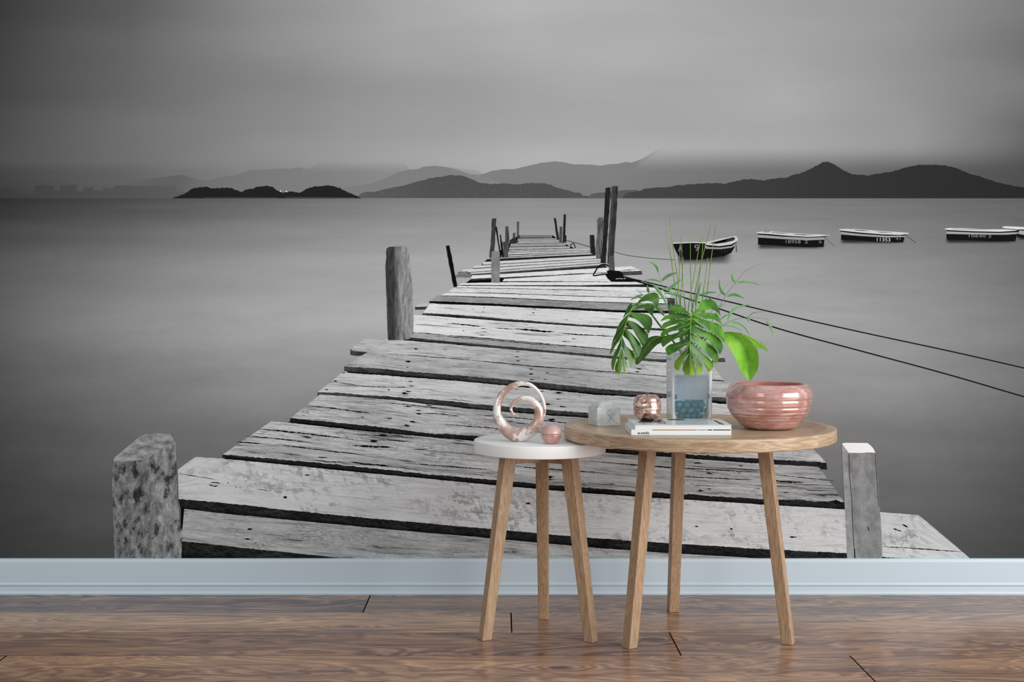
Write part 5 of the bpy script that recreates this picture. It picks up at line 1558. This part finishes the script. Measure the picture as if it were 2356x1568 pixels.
# ---- front monstera leaf hanging over the vase
rib = [(1186, 425), (1175, 520), (1168, 640), (1164, 780), (1161, 900), (1163, 1020), (1163, 1230)]
lob = [
    [(1205, 430), (1270, 380), (1290, 310), (1340, 276), (1420, 268), (1480, 300), (1530, 380), (1555, 480), (1500, 425), (1430, 397), (1370, 407), (1300, 428), (1190, 462)],
    [(1180, 462), (1300, 445), (1420, 445), (1510, 465), (1555, 530), (1576, 606), (1520, 560), (1460, 527), (1370, 520), (1280, 518), (1172, 512)],
    [(1174, 505), (1300, 525), (1420, 552), (1530, 590), (1580, 650), (1605, 730), (1600, 825), (1540, 760), (1450, 692), (1340, 645), (1250, 606), (1168, 585)],
    [(1168, 580), (1290, 645), (1400, 692), (1500, 738), (1560, 800), (1588, 870), (1575, 930), (1545, 970), (1500, 910), (1440, 862), (1400, 795), (1300, 735), (1166, 690)],
    [(1165, 685), (1280, 765), (1370, 818), (1460, 878), (1520, 960), (1530, 1040), (1495, 1100), (1440, 1040), (1370, 962), (1290, 892), (1230, 835), (1162, 800)],
    [(1162, 790), (1250, 895), (1330, 975), (1420, 1045), (1465, 1108), (1455, 1160), (1410, 1202), (1370, 1150), (1330, 1082), (1260, 992), (1161, 910)],
    [(1161, 900), (1220, 1000), (1265, 1065), (1310, 1108), (1326, 1160), (1310, 1222), (1270, 1258), (1262, 1190), (1240, 1110), (1200, 1040), (1162, 1010)],
    [(1158, 950), (1110, 1050), (1066, 1150), (1076, 1200), (1110, 1236), (1165, 1248), (1215, 1231), (1232, 1190), (1218, 1120), (1190, 1040), (1166, 950)],
    [(1178, 470), (1100, 400), (1050, 352), (990, 338), (930, 355), (885, 405), (960, 428), (1050, 444), (1130, 472)],
    [(1177, 490), (1060, 452), (960, 448), (880, 470), (820, 505), (785, 550), (860, 528), (950, 518), (1050, 514), (1174, 520)],
    [(1174, 512), (1060, 524), (950, 530), (860, 560), (810, 590), (795, 655), (870, 624), (960, 594), (1060, 576), (1170, 572)],
    [(1170, 565), (1050, 588), (940, 620), (860, 650), (800, 690), (785, 740), (830, 737), (900, 692), (1000, 664), (1100, 646), (1167, 640)],
    [(1168, 630), (1050, 678), (940, 718), (850, 740), (800, 780), (790, 830), (815, 882), (870, 842), (950, 792), (1060, 744), (1165, 715)],
    [(1165, 705), (1070, 798), (980, 828), (900, 855), (850, 895), (848, 930), (885, 990), (940, 962), (1000, 932), (1080, 874), (1163, 820)],
    [(1163, 812), (1080, 945), (1010, 1018), (963, 1090), (963, 1150), (1015, 1190), (1040, 1142), (1070, 1074), (1110, 1004), (1162, 940)],
]
dm = lambda x, y: 2.874 + 0.030 * ((x - 1168) / 430.0) ** 2 + 0.010 * ((y - 640) / 500.0) ** 2 + (0.018 * ((470 - y) / 200.0) if y < 470 else 0)
ml = empty('monstera_leaf', at(1589, 800, 2.995), 'split monstera leaf hanging face on over the front of the vase', 'leaf')
build_leaf(ml, 'leaf_blade', lob, rib, P5, dm, M_monst, M_rib, cell=24, fold=0.55)
stalk('petiole', ml, [at(1591.8, 716, 2.8755), at(1592.6, 709, 2.884), at(1592.5, 712, 2.905), at(1590, 740, 2.945), at(1588, 790, 2.985), at(1587, 850, 2.993), at(1586, 900, 2.995)], 0.0016, 0.0016, M_petiole)

# ---- left monstera leaf
rib = [(412, 385), (378, 470), (340, 570), (312, 670), (288, 770), (272, 890), (258, 1000), (246, 1100), (240, 1215)]
lob = [
    [(405, 405), (470, 328), (530, 258), (600, 205), (690, 182), (745, 200), (765, 258), (757, 322), (735, 370), (712, 338), (675, 308), (620, 290), (570, 296), (500, 322), (425, 378)],
    [(402, 412), (490, 345), (560, 335), (640, 330), (690, 345), (696, 395), (680, 475), (640, 430), (590, 395), (530, 385), (400, 420)],
    [(395, 432), (470, 443), (560, 455), (630, 480), (670, 520), (675, 590), (650, 670), (625, 710), (590, 660), (540, 592), (490, 542), (430, 512), (372, 492)],
    [(352, 540), (430, 556), (500, 598), (570, 660), (620, 720), (616, 790), (550, 866), (510, 800), (460, 720), (420, 655), (332, 605)],
    [(322, 635), (380, 678), (440, 738), (500, 808), (536, 880), (530, 952), (485, 1022), (450, 960), (410, 882), (370, 802), (300, 730)],
    [(293, 760), (340, 868), (400, 918), (446, 980), (456, 1050), (405, 1140), (370, 1060), (330, 972), (276, 870)],
    [(274, 880), (310, 995), (345, 1088), (341, 1160), (315, 1220), (300, 1150), (284, 1055), (262, 970)],
    [(266, 930), (238, 1030), (198, 1130), (204, 1200), (255, 1231), (281, 1190), (286, 1120), (272, 1020)],
    [(412, 400), (410, 316), (365, 362), (335, 420), (312, 478), (300, 515), (345, 462), (388, 430)],
    [(398, 425), (330, 495), (270, 556), (225, 640), (205, 722), (240, 684), (290, 625), (345, 565), (372, 500)],
    [(364, 512), (280, 606), (220, 686), (180, 758), (150, 872), (190, 806), (240, 744), (290, 684), (334, 600)],
    [(330, 612), (258, 718), (200, 796), (150, 886), (128, 980), (165, 934), (210, 856), (260, 794), (304, 700)],
    [(298, 720), (228, 886), (185, 968), (153, 1050), (148, 1130), (170, 1186), (192, 1112), (217, 1022), (252, 934), (276, 860)],
]
dl = lambda x, y: 2.935 - 0.00006 * (x - 400 + (y - 400) * 0.2) + 0.000042 * abs(x - (412 - (y - 385) * 0.21)) + (0.020 * ((440 - y) / 240.0) ** 2 if y < 440 else 0)
ml2 = empty('monstera_leaf', at(1587, 800, 2.99), 'split monstera leaf drooping left of the vase, seen from its side', 'leaf')
build_leaf(ml2, 'leaf_blade', lob, rib, P5, dl, M_monst2, M_rib, cell=24, fold=0.60)
stalk('petiole', ml2, [at(*P5(412, 386), 2.936), at(*P5(430, 352), 2.948), at(*P5(500, 345), 2.962), at(*P5(600, 400), 2.972), at(*P5(680, 480), 2.976), at(*P5(790, 625), 2.985), at(*P5(960, 830), 2.992), at(*P5(1060, 1000), 2.994), at(*P5(1120, 1300), 2.995)], 0.0014, 0.0026, M_petiole, 36)


# ---- broad plain leaves
def broad(label, outline, rib, depth, mat, fold, stem):
    r_ = empty('broad_leaf', at(*P5(1140, 1000), 2.995), label, 'leaf')
    # each half its own sheet so that the blade folds along the midrib
    build_leaf(r_, 'leaf_blade', outline, rib, P5, depth, mat, M_rib, cell=24, fold=0.0, rib_w=(0.0012, 0.0003), veins=False)
    stalk('leaf_stalk', r_, stem, 0.0014, 0.0016, M_petiole)
    return r_


ribR = [(1590, 702), (1660, 712), (1720, 740), (1800, 808), (1850, 880), (1885, 980), (1910, 1100), (1922, 1220), (1926, 1312)]
halfL = [(1590, 700), (1660, 712), (1720, 740), (1800, 808), (1850, 880), (1885, 980), (1910, 1100), (1922, 1220), (1926, 1318), (1870, 1262), (1812, 1182), (1762, 1062), (1712, 962), (1652, 872), (1598, 806), (1575, 760)]
halfR = [(1590, 696), (1640, 688), (1710, 690), (1800, 710), (1900, 770), (1980, 850), (2030, 920), (2050, 1030), (2040, 1150), (2000, 1240), (1926, 1318), (1922, 1220), (1910, 1100), (1885, 980), (1850, 880), (1800, 808), (1720, 740), (1660, 712)]


def dR(x, y):
    d, s, sg, q = nearest((x, y), ribR)
    return 2.972 - 0.028 * s - 0.00022 * d * (1.0 if x < q[0] else 0.7)


broad('big glossy plain leaf drooping to the right above the ribbed bowl', [halfL, halfR], ribR, dR, M_ficus, 0,
      [at(*P5(1592, 702), 2.972), at(*P5(1480, 690), 2.978), at(*P5(1340, 760), 2.982), at(*P5(1240, 900), 2.992), at(*P5(1190, 1300), 2.996)])
ribS = [(1830, 716), (1920, 752), (2020, 820), (2100, 880), (2162, 932)]
broad('small plain leaf tip peeking out behind the big right leaf', [[(1830, 715), (1880, 728), (1950, 756), (2050, 812), (2120, 862), (2164, 934), (2090, 906), (2030, 893), (1980, 850), (1900, 780)]], ribS,
      lambda x, y: 3.000 + 0.00002 * (y - 700), M_ficus, 0,
      [at(*P5(1832, 716), 3.000), at(*P5(1700, 700), 3.003), at(*P5(1500, 720), 3.008), at(*P5(1300, 860), 3.010), at(*P5(1230, 1300), 3.006)])
ribL = [(840, 742), (780, 752), (700, 786), (640, 836), (590, 906), (545, 985), (512, 1050), (488, 1106)]
hU = [(840, 738), (780, 741), (700, 740), (620, 772), (560, 852), (500, 962), (452, 1076), (488, 1110), (512, 1050), (545, 985), (590, 906), (640, 836), (700, 786), (780, 752)]
hD = [(840, 744), (780, 752), (700, 786), (640, 836), (590, 906), (545, 985), (512, 1050), (488, 1110), (532, 1070), (602, 1000), (682, 910), (742, 852), (800, 826), (850, 790)]


def dL2(x, y):
    d, s, sg, q = nearest((x, y), ribL)
    return 3.012 - 0.010 * s + 0.00030 * d


broad('dark plain leaf drooping left behind the two monstera leaves', [hU, hD], ribL, dL2, M_ficus_d, 0,
      [at(*P5(838, 742), 3.012), at(*P5(900, 770), 3.010), at(*P5(990, 860), 3.006), at(*P5(1060, 1000), 2.998), at(*P5(1100, 1300), 2.998)])

# ---- straight bamboo canes
stems = [((880, 385), (925, 700), (1000, 1230), 'leftmost shorter'), ((898, 105), (935, 430), (1012, 1000), 'tallest left'), ((1035, 360), (1022, 900), (990, 1230), 'mid height left'),
         ((1050, 352), (1062, 900), (1040, 1240), 'mid height left twin'), ((1076, 620), (1066, 880), (1100, 1290), 'short'), ((925, 620), (955, 900), (998, 1230), 'short left'),
         ((1165, 352), (1170, 900), (1190, 1310), 'central'), ((1300, 375), (1210, 880), (1140, 1310), 'left leaning'), ((1331, 340), (1310, 660), (1236, 1280), 'right middle'),
         ((1440, 170), (1320, 640), (1200, 1260), 'second tallest right'), ((1513, 107), (1440, 600), (1370, 1180), 'tallest right'), ((1390, 630), (1360, 900), (1320, 1180), 'short right')]
words_ = ['leftmost thin bamboo cane ending level with the monstera twins', 'tall thin bamboo cane leaning left, highest on the left side', 'thin bamboo cane ending before the boat, left of its close twin', 'thin bamboo cane ending before the boat, right of its close twin',
          'short thin bamboo cane just right of the close twin stems', 'shortest thin bamboo cane on the far left', 'upright thin bamboo cane in the middle of the bunch', 'thin bamboo cane right of the middle one, crossing down to the left',
          'thin bamboo cane in the right half ending at boat rim height', 'tall thin bamboo cane, second from the right, leaning right', 'tall rightmost thin bamboo cane reaching highest on the right side', 'short thin bamboo cane at the right of the bunch']
words_[0] = 'leftmost thin bamboo cane, its top left of the dark boat'
rs = random.Random(8)
for i, ((tx, ty), (mx, my), (bx_, by_), _w) in enumerate(stems):
    dz = rs.uniform(-0.012, 0.014)
    b0 = at(*P4(1150 + (bx_ - 1150) * 0.62, 1760), 2.995 + dz)
    bend = at(*P4(bx_, by_), 2.985 + dz)
    root = empty('bamboo_cane', b0, words_[i], 'bamboo', 'thin bamboo canes in the vase')
    top = at(*P4(tx, ty), 2.970 + dz * 2.2)
    mid = at(*P4(mx, my), 2.976 + dz * 1.6)
    P = catmull([b0, bend, mid, top], 40)
    P = [Vector(p) for p in P]
    r0, r1 = 0.00135, 0.00062
    vv, ff = tube(P, [r0 + (r1 - r0) * q / 39 for q in range(40)], 8)
    mesh('shaft', vv, ff, M_bstem, root, smooth=True)
    for q in (9, 17, 25, 32):
        q = min(38, q + rs.randint(-2, 2)); a = P[q]; t = (P[q + 1] - P[q - 1]).normalized()
        rr = (r0 + (r1 - r0) * q / 39)
        vv, ff = tube([a - t * 0.0012, a - t * 0.0003, a + t * 0.0003, a + t * 0.0012], [rr * 1.02, rr * 1.35, rr * 1.35, rr * 1.02], 8)
        mesh('node', vv, ff, M_twig, root, smooth=True)


# ---- leafy bamboo sprigs
def blade(root, pts, w, d, lean=0.0):
    """one lance leaf along a line on the survey sheet, w = greatest width there"""
    n = 18
    P = catmull(pts, n)
    V, Fc, UV = [], [], []
    for i, (x, y) in enumerate(P):
        xa, ya = P[max(i - 1, 0)]; xb, yb = P[min(i + 1, n - 1)]
        dx, dy = xb - xa, yb - ya; L = math.hypot(dx, dy) or 1
        t = i / (n - 1)
        h_ = w / 2 * (math.sin(PI * min(1, t * 1.02) ** 0.72) ** 0.9 if 0 < t < 1 else 0.02)
        dd = d + lean * t
        for q, (s, f) in enumerate(((-1, 1), (0, 0), (1, 1))):
            V.append(at(*P4(x - dy / L * h_ * s, y + dx / L * h_ * s), dd + f * h_ * 0.5 / 5.6 * d / F))
            UV.append((s * 0.01, t))
    for i in range(n - 1):
        for q in range(2):
            Fc.append((3 * i + q, 3 * i + 3 + q, 3 * i + 4 + q, 3 * i + 1 + q))
    o = mesh('leaf', V, Fc, M_bleaf, root, smooth=True, uvs=UV)
    return o


def sprig(label, stem, leaves, d, r=0.0007):
    root = empty('bamboo_sprig', at(*P4(1150, 1600), 2.995), label, 'sprig', 'leafy sprigs in the vase')
    pts = [at(*P4(1150 + (stem[0][0] - 1150) * 0.25, 1740), 2.996)] + [at(*P4(x, y), d) for x, y in stem]
    P = catmull(pts, 44)
    vv, ff = tube([Vector(p) for p in P], [r * (1.2 - 0.85 * i / 43) for i in range(44)], 6)
    mesh('twig', vv, ff, M_twig, root, smooth=True)
    for pts, w in leaves: blade(root, pts, w, d + random.uniform(-0.012, 0.012), random.uniform(-0.02, 0.01))
    return root


sprig('airy leafy sprig rising left of the stems to the topmost left leaf', [(1040, 1480), (900, 1300), (840, 1100), (785, 935), (752, 815)],
      [([(752, 818), (735, 750), (690, 705), (620, 668)], 34), ([(795, 930), (860, 875), (930, 840), (1010, 820)], 42), ([(790, 942), (700, 915), (610, 918), (520, 945)], 22),
       ([(880, 1060), (930, 1000), (1000, 950), (1058, 905)], 40), ([(690, 970), (760, 1060), (830, 1160), (875, 1285)], 44), ([(800, 1045), (860, 1025), (930, 1015), (1000, 1035)], 26), ([(830, 1085), (920, 1090), (1010, 1115), (1100, 1150)], 34)], 2.975)
sprig('low leafy sprig behind the left monstera leaf', [(1060, 1500), (900, 1420), (760, 1240), (640, 1130), (560, 1112)],
      [([(560, 1110), (500, 1125), (440, 1150), (388, 1178)], 36), ([(632, 1085), (622, 1050), (618, 1010), (612, 975)], 34), ([(560, 1112), (520, 1080), (485, 1050), (452, 1020)], 9),
       ([(660, 1225), (730, 1260), (790, 1330), (850, 1400)], 52), ([(900, 1290), (905, 1260), (915, 1235), (912, 1222)], 40)], 3.024)
sprig('airy leafy sprig arching right above the ropes', [(1420, 1490), (1530, 1280), (1620, 1120), (1750, 950), (1850, 830), (1970, 750), (2110, 700)],
      [([(1750, 945), (1722, 915), (1705, 870), (1708, 824)], 36), ([(1765, 953), (1860, 938), (1970, 950), (2092, 992)], 28), ([(1615, 1112), (1570, 1060), (1545, 980), (1546, 892)], 38),
       ([(1640, 1130), (1710, 1105), (1790, 1120), (1868, 1160)], 38), ([(1535, 1275), (1570, 1250), (1600, 1225), (1622, 1200)], 18)], 2.99)
sprig('low leafy sprig spreading right over the big plain leaf', [(1440, 1560), (1560, 1510), (1700, 1440), (1880, 1402), (2050, 1406), (2205, 1436)],
      [([(1650, 1450), (1690, 1340), (1780, 1265), (1960, 1226)], 38), ([(1910, 1395), (1970, 1345), (2050, 1328), (2145, 1332)], 14), ([(1890, 1400), (1910, 1410), (1920, 1440), (1918, 1468)], 40),
       ([(2140, 1440), (2190, 1500), (2225, 1580), (2240, 1672)], 32), ([(1690, 1465), (1780, 1470), (1870, 1530), (1940, 1650)], 30), ([(1570, 1520), (1650, 1500), (1740, 1520), (1835, 1578)], 34), ([(1550, 1430), (1590, 1395), (1640, 1365), (1690, 1355)], 16)], 2.955)
sprig('bare thin twig with a few upright leaves among the stems', [(1330, 1480), (1480, 1260), (1520, 1140), (1640, 970)],
      [([(1240, 1260), (1250, 1150), (1280, 1040), (1306, 934)], 44), ([(1290, 1110), (1360, 1085), (1430, 1075), (1508, 1080)], 30), ([(1420, 1200), (1420, 1170), (1428, 1145), (1436, 1120)], 26), ([(1330, 1350), (1340, 1290), (1370, 1230), (1390, 1180)], 50)], 3.012, 0.0006)

# ================================================================ daylight, added fill lamp and camera
wd = bpy.data.worlds.new('soft_daylight'); SC.world = wd
wd.use_nodes = True
nt = wd.node_tree; nt.nodes.clear()
out = nt.nodes.new('ShaderNodeOutputWorld'); bg = nt.nodes.new('ShaderNodeBackground')
tc = nt.nodes.new('ShaderNodeTexCoord'); sp = nt.nodes.new('ShaderNodeSeparateXYZ'); rp = nt.nodes.new('ShaderNodeValToRGB')
nt.links.new(tc.outputs['Generated'], sp.inputs[0]); nt.links.new(sp.outputs[2], rp.inputs[0])
rp.color_ramp.elements[0].position = 0.0; rp.color_ramp.elements[0].color = (0.80, 0.79, 0.79, 1)
rp.color_ramp.elements[1].position = 0.6; rp.color_ramp.elements[1].color = (0.90, 0.96, 1.0, 1)
nt.links.new(rp.outputs[0], bg.inputs[0]); bg.inputs[1].default_value = WORLD
nt.links.new(bg.outputs[0], out.inputs[0])


def area_lamp(name, loc, aim, sx, sy, power, col):
    li = bpy.data.lights.new(name, 'AREA'); li.shape = 'RECTANGLE'; li.size = sx; li.size_y = sy; li.energy = power; li.color = col
    o = bpy.data.objects.new(name, li); COL.objects.link(o)
    o.location = loc
    o.rotation_euler = (Vector(aim) - Vector(loc)).to_track_quat('-Z', 'Y').to_euler()
    return o


for a in WINDOW_AND_FILL: area_lamp(*a)

cam = bpy.data.cameras.new('camera')
co = bpy.data.objects.new('camera', cam); COL.objects.link(co)
co.location = (0, 0, EYE); co.rotation_euler = (PI / 2, 0, 0)
cam.sensor_width = 36.0; cam.lens = 36.0 * F / 2356.0
cam.shift_x = (1178 - PX0) / 2356.0; cam.shift_y = -(784 - PY0) / 2356.0
cam.clip_start = 0.02; cam.clip_end = 60
SC.camera = co

SC.cycles.transparent_max_bounces = 24
vs = SC.view_settings
vs.view_transform = 'Standard'; vs.look = 'None'; vs.gamma = 1.0; vs.use_curve_mapping = False
vs.exposure = EXPOSURE
SC.display_settings.display_device = 'sRGB'
